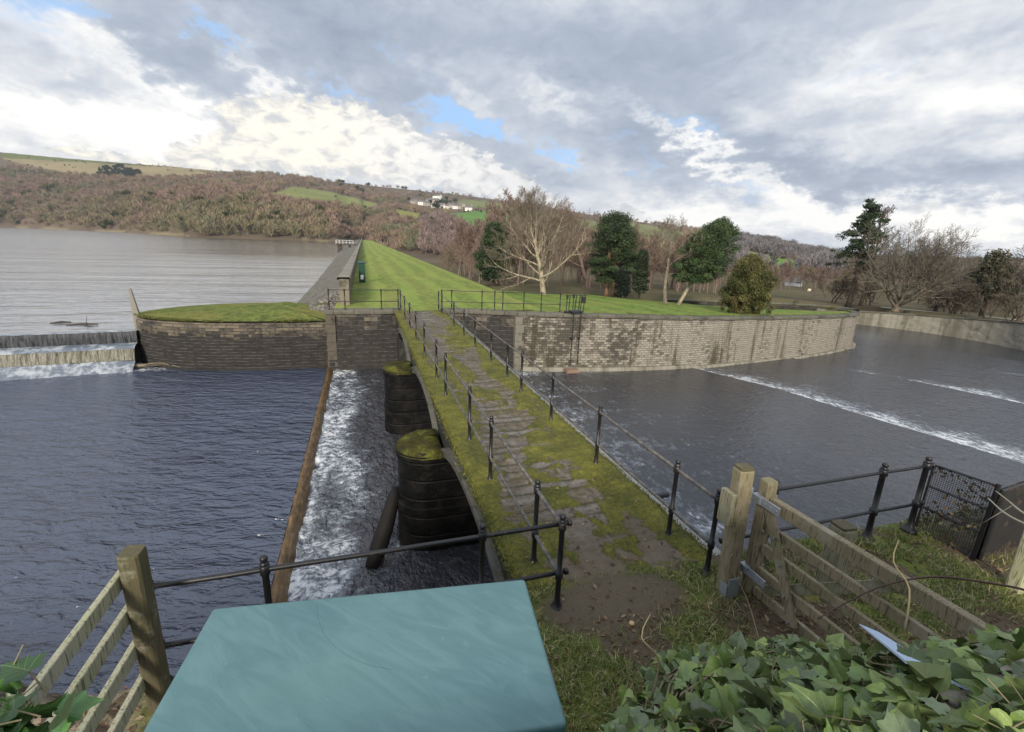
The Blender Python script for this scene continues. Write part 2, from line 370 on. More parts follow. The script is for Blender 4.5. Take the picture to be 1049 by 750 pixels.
# reservoir: one sheet at z -1.3 from the weir to the far shore
n = NT('reservoir_water'); g = n.geo(); xx, yy, _z = n.sep(g)
v = n.scale(g, (.35, 1., 1.))
patch = n.step(n.noise(n.scale(g, (.003, .011, 1.)), 1.3, 3), .4, .62)
h = n.math('ADD', n.noise(v, 1.5, 3, .55, .5), n.math('MULTIPLY', n.noise(v, .35, 3), 1.3))
h = n.math('ADD', n.math('MULTIPLY', h, n.math('ADD', .25, patch)), n.math('MULTIPLY', n.noise(n.scale(g, (.035, .2, 1.)), 1., 4, .6, .3), 5.))
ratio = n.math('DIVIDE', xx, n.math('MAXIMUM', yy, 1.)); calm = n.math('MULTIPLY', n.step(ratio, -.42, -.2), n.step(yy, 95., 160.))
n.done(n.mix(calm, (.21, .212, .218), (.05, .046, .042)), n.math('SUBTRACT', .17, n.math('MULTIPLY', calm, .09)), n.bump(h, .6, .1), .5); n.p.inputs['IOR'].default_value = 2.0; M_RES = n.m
res = Geo()
poly = [(-60, 24.7), (-12.2, 30.75), (-12.2, 33.5), (-9, 35.5), (-4, 36.5), (-4, 60), (-4, 640), (-30, 1400), (-1600, 1400), (-1600, 24.7)]
bm = bmesh.new(); f = bm.faces.new([bm.verts.new((x, y, -1.3)) for x, y in poly]); bmesh.ops.triangulate(bm, faces=[f])
res.add([tuple(v.co) for v in bm.verts], t=[[v.index for v in f.verts] for f in (bm.verts.index_update() or bm.faces)]); bm.free()
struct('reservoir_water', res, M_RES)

def sheet(x0, x1, y0, y1, dx, dy, zf, cf=None):
    X, Y = np.meshgrid(np.arange(x0, x1 + 1e-6, dx), np.arange(y0, y1 + 1e-6, dy), indexing='ij')
    Z = zf(X, Y); P = np.stack([X, Y, Z], -1); g = Geo()
    c = None
    if cf is not None:
        a = cf(X, Y); c = np.stack([a, a, a], -1)
    return g.grid(P[:, ::-1] if False else P, c=c)
# pond (still, rippled by the wind), with the foam apron below the weir
WX = lambda x: 30.03 + (x + 17.7) * .127       # line of the weir crest
def pond_foam(X, Y):
    d = WX(X) - 1.5 - Y
    f = np.exp(-np.clip(d, 0, 99) / .8) * 1.0 + .35 * np.exp(-np.clip(d, 0, 99) / 2.2)
    return np.where(X < -10.6, f, f * np.exp(-(X + 10.6) / 1.)) * .72
M_POND = m_water('pond_water', (.036, .047, .078), .62, 1.5, 2.0, 1., .25, .19, foam=True, fsc=2.2, ior=1.75, fine=.5, big=.8, rot=.3)
struct('pond_water', sheet(-62, -2.2, 3., 33., .2, .2, lambda X, Y: np.full_like(X, POND), pond_foam), M_POND, smooth=True)

# turbulent channel between the timber sill and the bridge, running on under the arches
def chan_d(X, Y):
    d = X + 1.85
    f = np.exp(-np.clip(d, 0, 9) / 1.15)
    y = sstep(29, 14, Y)
    f = f * (.45 + .55 * y) + .12
    band = np.exp(-((X - (-.9 + .35 * np.sin(Y * .6) + .07 * (14 - Y) * 0)) / .55) ** 2) * .45 * (.4 + .6 * y)
    far = sstep(17, 26, Y) * .28
    pier = .5 * np.exp(-(((X - .55) / .3) ** 2 + ((Y - 10.7) / .5) ** 2)) + .35 * np.exp(-(((X - .7) / .35) ** 2 + ((Y - 18.3) / .6) ** 2))
    dk = sstep(.3, 1., X) * .22
    return np.clip(f + band + far + pier - dk + (fbm(X * 1.1, Y * .5, 3) - .5) * .65, 0, 1)
def chan_z(X, Y):
    f = np.exp(-np.clip(X + 1.85, 0, 9) / .9)
    a = .05 + .17 * f
    return CHAN + a * (fbm(X * 2.6, Y * 1.7, 5, .6) - .5) * 2 + .05 * (fbm(X * .9 + 7, Y * .7, 2) - .5)
M_CHAN = m_water('channel_water', (.04, .04, .046), 1.6, .8, 2.6, 1., .16, .08, foam=True, fsc=2.5, flow=(.75, 1.2, 1), ior=1.5)
struct('channel_water', sheet(-1.86, 4.9, 4.6, 28.2, .05, .06, chan_z, chan_d), M_CHAN, smooth=True)

# spillway basin below the bridge in curved steps: each level is a sheet with its lip
def curve_x(pts, y):
    p = sorted(pts, key=lambda q: q[1]); return np.interp(y, [q[1] for q in p], [q[0] for q in p])
STEP1 = [(20.2, 27), (20.4, 25.1), (22.4, 20), (23.2, 14.9), (23.9, 11.3), (24.2, 9.), (24.2, 3)]
STEP2 = [(29.5, 32), (30.6, 26), (31.6, 22.9), (33.5, 19.3), (34.7, 15.1), (35.2, 3)]
STEP3 = [(37.5, 36), (40, 27), (42.6, 21.1), (43.9, 19.6), (45, 3)]
STEP4 = [(46, 40), (49, 27), (52, 21), (53, 3)]
M_BAS = m_water('basin_water', (.031, .033, .040), 1.2, 1.2, 2.6, .8, .06, .12, foam=True, fsc=2.8, flow=(1, .6, 1), ior=1.45, big=.6)
LV = [-3.42, -3.52, -3.66, -3.82, -4.22]
STP = [None, STEP1, STEP2, STEP3, STEP4, None]
for k in range(5):
    ys = np.arange(3., 46., .2); nu = [200, 160, 110, 80, 60][k]
    xa = np.full_like(ys, 4.7) if k == 0 else curve_x(STP[k], ys)
    xb = curve_x(STP[k + 1], ys) if k < 4 else np.full_like(ys, 70.)
    t = np.linspace(0, 1, nu) ** (1.15 if k else 1.3)
    X = xa[None] + (xb - xa)[None] * t[:, None]; Y = np.repeat(ys[None], nu, 0)
    Z = np.full_like(X, LV[k]) + .012 * (fbm(X * 1.3, Y * 1.3, 3) - .5)
    if k == 0:
        d = X - 4.9; F = 1.25 * np.exp(-np.clip(d, 0, 99) / 1.3) + .95 * np.exp(-np.clip(d, 0, 99) / 4.) * (.5 + 1.1 * fbm(X * .5, Y * .9 + 4, 3)) + .12
        F += .25 * np.exp(-((Y - 25.4 + (X - 10) * .05) / .6) ** 2) * (X < 19)
        F += .16 * (fbm(X * .35, Y * 1.6, 3) > .56)
    else:
        d = X - xa[None]; amp = [0, 1.2, 1.3, 1.3, 1.][k] * (np.clip(1.15 - .02 * np.maximum(0, Y - 8), .45, 1.1) if k == 1 else sstep(27, 17, Y) * .9 + .25)
        F = amp * np.exp(-np.clip(d, 0, 99) / [0, 2.1, 2.2, 2.2, 1.8][k]) + .2 * amp * np.exp(-np.clip(d, 0, 99) / 1.6) + .06
        F += .1 * (fbm(X * .4, Y * 1.1, 3) > .6)
        F *= (.75 + .5 * vnoise(X * .1, Y * 1.4)) if k == 1 else (.45 + .9 * vnoise(X * .1, Y * .8))
        Z = np.where(d < .05, LV[k - 1] - .01, Z)
    g = Geo(); a = np.clip(F, 0, 1)
    g.grid(np.stack([X, Y, Z], -1), c=np.stack([a, a, a], -1))
    struct('basin_water', g, M_BAS, smooth=True)

# ------------------------------------------------------------------ weir at the reservoir: crest, two falls, shelf
n = NT('falling_water'); u0 = n.uv(); uu, vv, _z = n.sep(u0)
s1 = n.noise(n.scale(u0, (5., .5, 1)), 1.4, 4, .7, .3); s2 = n.noise(n.scale(u0, (14., 2., 1)), 1.2, 4, .7)
kind = n.sep(n.attr())[0]
fm = n.step(n.math('ADD', n.math('MULTIPLY', s1, .6), n.math('MULTIPLY', s2, .5)), .42, .7)
c_dark = n.mix(fm, (.008, .009, .014), (.06, .068, .085)); c_froth = n.mix(fm, (.06, .055, .04), (.29, .275, .22))
n.done(n.mix(kind, c_dark, c_froth), .25, n.bump(n.math('ADD', s1, s2), .8, .06), .15); M_FALL = n.m
n = NT('shelf_water'); g = n.geo()
n.done(n.mix(n.step(n.noise(g, 2.2, 5, .7), .42, .62), (.10, .12, .15), (.33, .355, .38)), .35, n.bump(n.noise(g, 5, 4), .6, .05), .5); M_SHELF = n.m
def weir_p(t, off, z):      # t metres along the crest from its right end
    d = np.array([-5.44, -.69]); d /= np.linalg.norm(d); nn = np.array([d[1], -d[0]]) * -1
    if nn[1] > 0: nn = -nn
    p = np.array([-12.15, 30.73]) + d * t + nn * off
    return (p[0], p[1], z)
ts = np.arange(0, 42, .5)
wt = thing('reservoir_weir', 'long low stone weir with brown water spilling over two steps beside the round lawn', 'weir', (-15, 30.3, POND))
def wband(name, prof, mat, fro=0., jag=0.):
    P = np.array([[weir_p(t, o + jag * (vnoise(t * 2.1, 3 + k) - .5), z) for k, (o, z) in enumerate(prof)] for t in ts])
    U = np.array([[(t, z) for o, z in prof] for t in ts])
    build(name, Geo().grid(P, uv=U, c=np.full(P.shape, max(fro, .001))), mat, wt, smooth=True)
M_DARKSTONE = m_stone('wet_dark_stone', (.10, .09, .075), (.06, .055, .047), (.015, .014, .012), .9, .3, (.016, .015, .014), .44, .6, .5)
wband('crest_stone', [(.0, -3.4), (-.3, -3.4), (-.3, -1.34), (-.05, -1.34), (0.02, -1.38)], M_DARKSTONE)
wband('crest_water', [(-.32, -1.295), (-.05, -1.295), (.03, -1.31)], M_SHELF)
wband('upper_fall', [(.03, -1.31), (.1, -1.5), (.12, -1.93)], M_FALL, .12)
wband('shelf', [(.12, -1.93), (.4, -1.96), (.75, -2.05), (.85, -2.12)], M_SHELF, 0, .06)
wband('lower_fall', [(.85, -2.12), (1., -2.35), (1.08, -2.7)], M_FALL, .9, .12)
wband('foam_apron', [(1.08, -2.7), (1.3, -2.9), (1.55, -3.05), (1.85, -3.24)], M_SHELF, 0, .2)

# timber sill between pond and channel
n = NT('algae_sill'); g = n.geo()
s = n.noise(n.scale(g, (9, 1.6, 3)), 1.6, 6, .7, .5)
n.done(n.ramp(s, [(.3, (.035, .022, .01)), (.5, (.12, .07, .026)), (.66, (.22, .14, .06)), (.8, (.36, .29, .18))]), .4, n.bump(s, .9, .06), .4); M_SILL = n.m
ys = np.arange(4.6, 28.3, .08)
prof = [(-2.24, -3.3), (-2.17, POND + .02), (-2.1, POND + .05), (-1.98, POND - .02), (-1.86, CHAN - .02), (-1.8, CHAN - .25)]
P = np.array([[(x + .05 * (vnoise(y * 4, k) - .5), y, z + .05 * (vnoise(y * 5, k + 9.) - .5)) for k, (x, z) in enumerate(prof)] for y in ys])
o = build('overflow_sill', Geo().grid(P), M_SILL, smooth=True)
tag(o, 'long straight orange-brown weed covered sill holding back the pond beside the foaming channel', 'sill')

# ------------------------------------------------------------------ walls
def offset_path(pts):
    p = np.array(pts, float); t = np.gradient(p, axis=0); t /= np.linalg.norm(t, axis=1)[:, None]
    return p, np.stack([t[:, 1], -t[:, 0]], 1)      # right-hand normal of the walking direction
def smooth_path(ctrl, step=.3):
    c = np.array(ctrl, float)
    m = len(c); P = []
    for i in range(m - 1):
        p0 = c[max(i - 1, 0)]; p1 = c[i]; p2 = c[i + 1]; p3 = c[min(i + 2, m - 1)]
        k = max(2, int(np.linalg.norm(p2 - p1) / step))
        t = np.linspace(0, 1, k, endpoint=False)[:, None]
        P.append(.5 * ((2 * p1) + (-p0 + p2) * t + (2 * p0 - 5 * p1 + 4 * p2 - p3) * t ** 2 + (-p0 + 3 * p1 - 3 * p2 + p3) * t ** 3))
    return np.concatenate(P + [c[-1:]])
def wall_strip(path3, zbot, mat, name, parent, batter=.0, thick=.5, rough=.02, coff=0., course=0.):
    """path3: xyz of the top edge, front face on the right of the walking direction"""
    p = np.asarray(path3, float); xy, nn = offset_path(p[:, :2])
    s = np.concatenate([[0], np.cumsum(np.linalg.norm(np.diff(xy, axis=0), axis=1))])
    zb = np.broadcast_to(np.asarray(zbot, float), (len(p),))
    nz = 16; rows = []; uvs = []
    if course:      # every course stands a little in or out of the one above, block by block
        lv = np.arange(0, float((p[:, 2] - zb).max()), course); nz = -1
        for c_ in range(len(lv)):
            blk = np.floor(s / .62 + .5 * (c_ % 2) + .3 * vnoise(s * .0 + c_, s * 0 + 2.))
            o_ = coff + batter * lv[c_] + .055 * (_T[blk.astype(int) & 255, (c_ * 7) & 255] - .3) + .03 * _T[(c_ * 13) & 255, 3]
            for e_ in (0.004, course - .004):
                z = p[:, 2] - lv[c_] - e_; rows.append(np.stack([xy[:, 0] + nn[:, 0] * o_, xy[:, 1] + nn[:, 1] * o_, z], 1)); uvs.append(np.stack([s, z], 1))
    for k in range(nz + 1):
        z = p[:, 2] + (zb - p[:, 2]) * k / nz
        off = coff + batter * (p[:, 2] - z) + rough * (vnoise(s * 1.7, z * 3.1) - .5) * 2
        rows.append(np.stack([xy[:, 0] + nn[:, 0] * off, xy[:, 1] + nn[:, 1] * off, z], 1)); uvs.append(np.stack([s, z], 1))
    back = np.stack([xy[:, 0] - nn[:, 0] * thick, xy[:, 1] - nn[:, 1] * thick, p[:, 2]], 1)
    backb = back.copy(); backb[:, 2] = zb
    rows = [backb, back] + rows; uvs = [np.stack([s, zb], 1), np.stack([s, p[:, 2] + thick], 1)] + uvs
    return build(name, Geo().grid(np.stack(rows, 1), uv=np.stack(uvs, 1)), mat, parent, smooth=False)
def coping_strip(path3, w0, w1, h, mat, name, parent, rough=.02, drop=0.):
    """a stone cap from w0 behind the face line to w1 in front of it"""
    p = np.asarray(path3, float); xy, nn = offset_path(p[:, :2]); s = np.concatenate([[0], np.cumsum(np.linalg.norm(np.diff(xy, axis=0), axis=1))])
    prof = [(w1, -h), (w1 + .015, -h * .5), (w1, -.02), (w1 - .04, .01), ((w0 + w1) / 2, .02), (w0 + .04, .01), (w0, -.02), (w0, -h), (w1, -h)]
    P = []; U = []
    for k, (o, z) in enumerate(prof):
        oo = o + rough * (vnoise(s * 2.3, k * 3.3) - .5) * 2; zz = z + rough * (vnoise(s * 2.9, k * 5.1 + 3) - .5)
        if k == len(prof) - 1: oo = P[0][1]; P.append((P[0][0], oo)); U.append(U[0]); continue
        q = np.stack([xy[:, 0] + nn[:, 0] * oo, xy[:, 1] + nn[:, 1] * oo, p[:, 2] + zz - drop], 1)
        P.append((q, oo)); U.append(np.stack([s, np.full_like(s, k * .15)], 1))
    return build(name, Geo().grid(np.stack([q for q, _ in P], 1), uv=np.stack(U, 1)), mat, parent)

M_WL = m_stone('dark_wet_wall', (.24, .19, .125), (.11, .09, .065), (.012, .011, .010), .7, .17, (.017, .017, .019), .47, .62, .5, wet_v=(-2.3, -.7, .32), speck=.1, stain_a=.9, bstr=1., ledge_glint=.17)
M_WLB = m_stone('abutment_stone', (.19, .16, .12), (.10, .085, .065), (.012, .011, .010), .8, .26, (.024, .023, .023), .45, .60, .5, wet_v=(-2.2, -.4, .28), speck=.1, stain_a=.88, bstr=1., ledge_glint=.26)
M_WR = m_stone('pale_spillway_stone', (.385, .345, .285), (.30, .27, .222), (.165, .145, .12), .31, .145, (.040, .035, .027), .52, .72, .85, stain_u=(3., 14., .12), bstr=.9, speck=.16, stain_a=.85)
M_COP = m_stone('mossy_coping', (.16, .15, .12), (.10, .095, .08), (.02, .02, .016), 1.1, 3., (.03, .03, .02), .5, .66, .2, moss=.85)
n = NT('stained_concrete'); u0 = n.uv(); g = n.geo()
s1 = n.noise(n.scale(u0, (1.1, .12, 1)), 1., 4, .65); s2 = n.noise(u0, 1.2, 6, .7)
col = n.mix(n.step(s1, .42, .62), (.25, .235, .195), (.14, .13, .1)); col = n.mix(n.math('MULTIPLY', n.step(s2, .52, .68), .7), col, (.06, .065, .035))
n.done(col, .9, n.bump(s2, .4, .05), .2); M_CONC = n.m

# left: abutment of the bridge with its coping
ab = thing('bridge_abutment', 'dark wet block-built abutment wall under the far left railing, between round lawn and bridge', 'wall', (0, 28.2, POND))
pa = np.array([(x, 28.22, -.02) for x in np.arange(-2.05, 2.3, .155)])
wall_strip(pa, -3.9, M_WLB, 'stone_face', ab, .05, .6, .02, 0., .26)
coping_strip(np.array([(x, 28.22, 0.13) for x in np.arange(-2.2, 2., .12)]), -.62, .1, .24, M_COP, 'coping', ab)
g = Geo()
for k in range(6): g.box((-2.12 - .03 * (k % 2), 28.06 - .03 * ((k + 1) % 2), -.14 - .52 * (k + 1) + .02), (-1.62, 28.4, -.14 - .52 * k))
build('quoins', g, m_stone('quoin_stone', (.13, .11, .085), (.10, .085, .065), (.02, .02, .015), 3., 3., (.02, .019, .017), .45, .62, .4), ab)

# left: wall round the small lawn
lw_ctrl = [(-2.1, 28.42), (-4.2, 28.42), (-6.4, 28.5), (-8.8, 28.95), (-10.9, 29.9), (-12.1, 31.05), (-12.45, 32.1), (-12.1, 33.4), (-10.5, 35.2), (-8, 36.2), (-4.5, 36.6)]
lw = smooth_path(lw_ctrl, .155)[::-1]      # walked so that the water lies on the right
LZ = -.55
lwt = thing('round_lawn_wall', 'dark coursed stone wall curving round the small lawn at the pond', 'wall', (-7, 29, POND))
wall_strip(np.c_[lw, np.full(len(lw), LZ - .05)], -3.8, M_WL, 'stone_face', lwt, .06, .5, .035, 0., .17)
# lawns -------------------------------------------------------------------
def m_grass(name, lo, hi, moss=(.10, .12, .02), stripes=False):
    n = NT(name); g = n.geo()
    a = n.noise(g, .22, 5, .65); b = n.noise(g, 2.1, 6, .75); c = n.noise(g, 11., 4, .7)
    col = n.mix(n.step(n.math('ADD', n.math('MULTIPLY', b, .6), n.math('MULTIPLY', c, .4)), .42, .58), lo, hi)
    col = n.mix(n.math('MULTIPLY', n.step(n.math('ADD', n.math('MULTIPLY', a, .7), n.math('MULTIPLY', b, .3)), .44, .6), .6), col, moss)
    if stripes:
        x, y, z = n.sep(g); w = n.math('ADD', x, n.math('MULTIPLY', n.noise(g, .05, 2), 4.))
        st = n.step(n.math('SINE', n.math('MULTIPLY', w, 2.6)), -.35, .6)
        col = n.mix(n.math('MULTIPLY', st, .26), col, tuple(q * 1.5 for q in hi))
        dry = n.noise(n.scale(g, (1., .12, 1)), .8, 4, .65)
        col = n.mix(n.math('MULTIPLY', n.step(dry, .52, .68), .5), col, (.22, .20, .07))
    return n.done(col, .9, n.bump(n.math('ADD', b, c), .9, .08), .15)
M_LAWN = m_grass('lawn_grass', (.06, .08, .02), (.155, .19, .042), (.21, .185, .05))
M_DAM = m_grass('dam_grass', (.095, .13, .028), (.205, .27, .055), (.265, .25, .075), True)
M_PARK = m_grass('park_grass', (.07, .105, .022), (.165, .25, .048), (.21, .21, .055), True)
# small lawn: fan rings from the wall line inward, rising gently to the dam
cen = np.array([-5.4, 32.2]); ring = np.concatenate([lw[::-1], [[-3., 36.], [-1.6, 34.], [-1.6, 30.5], [-2.05, 28.5]]])
rr = smooth_path(np.r_[ring[::6], ring[-4:]], .4)
T = np.linspace(0, 1, 16); P = []
for t in T:
    q = rr * (1 - t) + cen * t; z = LZ + .05 + .28 * sstep(0, .6, t) * sstep(-12.5, -3, q[:, 0]) + .1 * (fbm(q[:, 0] * .9, q[:, 1] * .9, 3) - .5) * min(1, t * 6)
    P.append(np.c_[q, z])
struct('round_lawn', Geo().grid(np.stack(P, 0)), M_LAWN, smooth=True)
# upstream stone pitching and the dam crest
n = NT('stone_pitching'); g = n.geo()
vo = n.vor(n.scale(g, (1, .8, 1)), 4.2, 'Distance', 'DISTANCE_TO_EDGE'); vc = n.vor(n.scale(g, (1, .8, 1)), 4.2, 'Color')
col = n.mix(n.math('MULTIPLY', n.sep(vc)[0], .8), (.14, .13, .115), (.25, .235, .2)); col = n.mix(n.step(vo, .07, .015), col, (.04, .036, .03))
col = n.mix(n.step(n.noise(g, .9, 5, .7), .5, .66), col, (.09, .085, .045))
n.done(col, .9, n.bump(n.math('ADD', n.step(vo, 0, .12), n.noise(g, 8, 4)), .8, .07), .2); M_PITCH = n.m
ys = np.concatenate([np.arange(30.8, 60, .5), np.arange(60, 200, 3), np.arange(200, 600, 12)])
wxo = np.interp(ys, [30, 60, 120, 220, 600], [-5.1, -5.2, -6.4, -8.8, -9.5]); top = np.interp(ys, [31, 33, 60], [.5, .9, 1.0])
P = np.stack([np.stack([-1.45 + (wxo - 1.2 + 1.45) * t, ys, np.minimum(top + (-1.9 - top) * t, -.75 + (ys - 30.8) * .62 + .3 * t) + .08 * (vnoise(ys * 2, ys * 0 + 9 * t) - .5)], 1) for t in np.linspace(0, 1, 12)], 1)
struct('stone_pitching', Geo().grid(P, c=None), M_PITCH)
ys = np.concatenate([np.arange(28.3, 60, .4), np.arange(60, 150, 1.5), np.arange(150, 575, 8)])
xs = np.r_[np.arange(-1.7, 11.2, .5), 11.3]
kf = sstep(38, 60, ys) * 1.6 + sstep(60, 200, ys) * 7.4
def dam_z(x, y):
    return .06 * (fbm(x * .5, y * .3, 3) - .5) + .02
Pc = np.stack([np.stack([np.full_like(ys, x), ys, dam_z(np.full_like(ys, x), ys) - .12 * sstep(10.2, 11.3, np.full_like(ys, x))], 1) for x in xs] +
              [np.stack([11.3 + .25 + kf * m * 2.6, ys, -.16 - kf * m], 1) for m in (.1, .3, .6, 1.)], 0)
struct('dam_embankment', Geo().grid(Pc[::-1]), M_DAM, smooth=True)
dw = thing('dam_parapet', 'long straight stone parapet running along the dam crest to the far hillside', 'wall', (-1.1, 31, 0))
M_PARW = m_stone('parapet_stone', (.26, .215, .15), (.19, .155, .11), (.06, .055, .04), .5, .22, (.06, .055, .04), .55, .7, .4, moss=.25)
M_PCOP = m_stone('parapet_coping', (.3, .27, .21), (.23, .21, .17), (.06, .055, .045), .9, 3., (.07, .065, .05), .52, .68, .2, moss=.4)
yy_ = np.concatenate([np.arange(31.2, 60, .4), np.arange(60, 574, 6)])
ptop = np.interp(yy_, [31, 34, 60, 574], [1.55, 1.5, 1.35, 1.3])
pp = np.c_[np.interp(yy_, [31, 60, 160, 574], [-.88, -.85, -.5, .6]), yy_, ptop]
wall_strip(pp, -.3, M_PARW, 'stone_face', dw, .0, .55, .02)
coping_strip(np.c_[pp[:, :2], ptop + .16], -.64, .08, .16, M_PCOP, 'coping', dw)
g = Geo().box((-1.43, 31.15, -.3), (-.87, 31.35, 1.6)); build('end_stone', g, M_PARW, dw)

# right: spillway wall round the park lawn
rw_ctrl = [(4.4, 28.0, 0), (6.2, 27.75, 0), (8.2, 26.9, 0), (8.75, 26.72, 0)]
fl = smooth_path(rw_ctrl, .25)
fw_ = thing('flank_wall', 'short dark mossy wall flanking the far right end of the footbridge', 'wall', (6.5, 27.6, CHAN))
wall_strip(fl, -3.9, M_WLB, 'stone_face', fw_, .03, .5)
coping_strip(fl + [0, 0, .14], -.5, .1, .22, M_COP, 'coping', fw_)
rc = [(8.75, 26.62, 0), (11, 26.05, 0), (15.5, 25.4, -.06), (19.9, 25.25, -.2), (25.4, 25.95, -.38), (31.5, 27., -.58), (36.4, 28.2, -.76), (40.2, 29.6, -.9), (42.5, 31.3, -.97), (43.4, 33.3, -1.), (43., 35.4, -1.)]
rp = smooth_path(rc, .25)
sp = thing('spillway_wall', 'tall curved wall of pale small stone blocks, black stained at its left end, below the park lawn', 'wall', (22, 25.2, CHAN))
wall_strip(rp, np.interp(rp[:, 0], [8, 20, 30, 43], [-3.9, -3.9, -4.1, -4.8]), M_WR, 'stone_face', sp, .02, .5, .012)
coping_strip(rp + [0, 0, .12], -.55, .09, .2, M_COP, 'coping', sp, .03)
ft = rp[(rp[:, 0] > 9) & (rp[:, 1] < 31.5)].copy(); ft[:, 2] = np.interp(ft[:, 0], [8, 20, 21, 31, 43], [-3.2, -3.24, -3.36, -3.5, -3.62])
coping_strip(ft, 0., .32, .5, M_CONC, 'footing', sp, .02)
g = Geo()
for k in range(7): g.box((8.55, 26.42 - .03 * (k % 2), -.1 - .5 * (k + 1) + .015), (9.0 + .1 * (k % 2), 26.8, -.1 - .5 * k))
build('quoins', g, m_stone('pale_quoin', (.22, .2, .165), (.18, .165, .135), (.05, .05, .04), 3., 3., (.05, .045, .04), .5, .7, .4), sp)
# parapet behind the park lawn, running back from the rounded tip
pc = [(42.75, 31.75, -.84), (43.1, 33.6, -.86), (42., 36, -.94), (39., 38.4, -1.04), (34.5, 41.3, -1.18), (30.5, 43.2, -1.25)]
pq = smooth_path(pc, .3)[::-1]
pk = thing('park_parapet', 'low dark stone wall along the back of the park lawn behind the olive bush', 'wall', (30, 36.5, -1))
wall_strip(pq, -2.4, M_DARKSTONE, 'stone_face', pk, .0, .45)
coping_strip(pq + [0, 0, .1], -.52, .07, .14, M_COP, 'coping', pk)
# far channel wall
fc = [(50, 60, -3.2), (54.6, 49, -2.95), (58.2, 42.2, -2.66), (60.2, 38.6, -2.45), (61.2, 34.4, -2.2), (61., 30.6, -1.9), (59.8, 27.2, -1.66), (57, 21, -1.4), (52, 13, -1.2), (45, 6, -1.)]
fq = smooth_path(fc, .4)
fw2 = thing('channel_wall', 'long streaked concrete wall on the far side of the spillway below the bare trees', 'wall', (60, 33, -4.3))
wall_strip(fq, -5.4, M_CONC, 'concrete_face', fw2, .04, .45, .03)
coping_strip(fq + [0, 0, .1], -.5, .06, .16, M_COP, 'coping', fw2)
# park lawn: rings between the wall and the back parapet / trees
def G(x, y):
    y = np.asarray(y, float); x = np.asarray(x, float)
    z = -.045 * np.clip(y - 26, 0, 34) - .06 * np.clip(y - 60, 0, 40) - .052 * np.clip(y - 100, 0, 100)
    return z
fro = np.concatenate([fl, rp[2:]]); fro = fro[(fro[:, 1] < 33) | (fro[:, 0] < 20)]
xs_b = np.linspace(0, 1, len(fro)); bk = smooth_path([(11.4, 56.), (15, 50), (19.5, 45), (25., 43.5), (30.5, 43.), (34.5, 41.1), (38.8, 38.1), (41.6, 35.8), (42.7, 33.5)], .2)
bi = np.stack([np.interp(xs_b, np.linspace(0, 1, len(bk)), bk[:, k]) for k in (0, 1)], 1)
st = fro[:, :2] + (bi - fro[:, :2]) / np.linalg.norm(bi - fro[:, :2], axis=1)[:, None] * .42
P = []
for t in np.linspace(0, 1, 46) ** 1.4:
    q = st * (1 - t) + bi * t
    zb = np.where(bi[:, 0] < 22, G(bi[:, 0], bi[:, 1]), np.interp(bi[:, 0], [22, 28, 34, 39, 43], [-.8, -1.3, -1.62, -1.55, -1.3]))
    zf = (fro[:, 2] + .06) * (1 - t) + zb * t + .07 * (fbm(q[:, 0] * .6, q[:, 1] * .6, 3) - .5)
    P.append(np.c_[q, zf])
struct('park_lawn', Geo().grid(np.stack(P, 0)[::-1]), M_PARK, smooth=True)
# slim leaning slab at the weir end of the round lawn
g = Geo(); b0 = np.array([-12.35, 31.5, -1.6])
g.add([b0 + q for q in [(-.1, -.14, 0), (.34, -.14, 0), (.34, .14, 0), (-.1, .14, 0), (-.12, -.05, 2.55), (-.02, -.05, 2.55), (-.02, .06, 2.55), (-.12, .06, 2.55)]], q=[[0, 1, 5, 4], [1, 2, 6, 5], [2, 3, 7, 6], [3, 0, 4, 7], [4, 5, 6, 7]])
tag(build('stone_fin', g, M_CONC), 'slim tapering pale stone upright at the corner where the round lawn meets the weir', 'stone post')
# ------------------------------------------------------------------ footbridge
BR = thing('stone_footbridge', 'long narrow mossy stone footbridge on flat arches leading away to the grass dam', 'bridge', (3.1, 16, CHAN))
XL, XR = 1.66, 4.56
def moss_amt(X, Y):
    d = np.minimum(X - XL, XR - X)
    wl = np.where(X < 3.1, .62 + .2 * np.sin(Y * .7), .62 + .25 * np.sin(Y * .9 + 1))
    e = 1 - sstep(wl * .55, wl * 1.35, d + .55 * (fbm(X * 2.1, Y * 1.2, 4) - .5))
    pat = sstep(.485, .62, fbm(X * 1.7 + 5, Y * .9, 5, .6)) * .75 * sstep(26, 20, Y)
    return np.clip(np.maximum(e, pat * (d > .3)) * (.72 + .5 * fbm(X * 5, Y * 5, 3)), 0, 1)
def deck_z(X, Y):
    m = moss_amt(X, Y)
    s = .018 * (vnoise(X * .8, np.floor(Y / .82) * 7.7) - .5)            # flags laid across the deck
    jt = np.exp(-(((Y / .82) % 1. - .5) / .035) ** 2) * .012
    lump = m * (.03 + .075 * fbm(X * 9, Y * 9, 4, .6)) * sstep(4.6, 5.4, Y + .6 * fbm(X, Y, 2))
    edge = -.06 * sstep(.14, 0, np.minimum(X - XL, XR - X) + .08 * (vnoise(Y * 3, X * 0) - .5))
    return s - jt + lump + edge
ys = np.concatenate([np.arange(4.3, 12, .03), np.arange(12, 28.4, .06)]); xs = np.arange(XL, XR + .001, .029)
X, Y = np.meshgrid(xs, ys, indexing='ij'); m = moss_amt(X, Y)
wetm = sstep(.5, .72, fbm(X * 1.3, np.floor(Y / .82) * 3.1 + Y * .8 + X * .3, 4, .6)) * (1 - m) * sstep(.0, .25, ((Y / .82 + .5) % 1.)) * sstep(1., .55, ((Y / .82 + .5) % 1.) )
dirt = sstep(6.6, 4.9, Y + 1.4 * (fbm(X * 1.2, Y * 1.2, 4) - .5))
n = NT('mossy_deck'); g = n.geo(); mo, we, di = n.sep(n.attr())
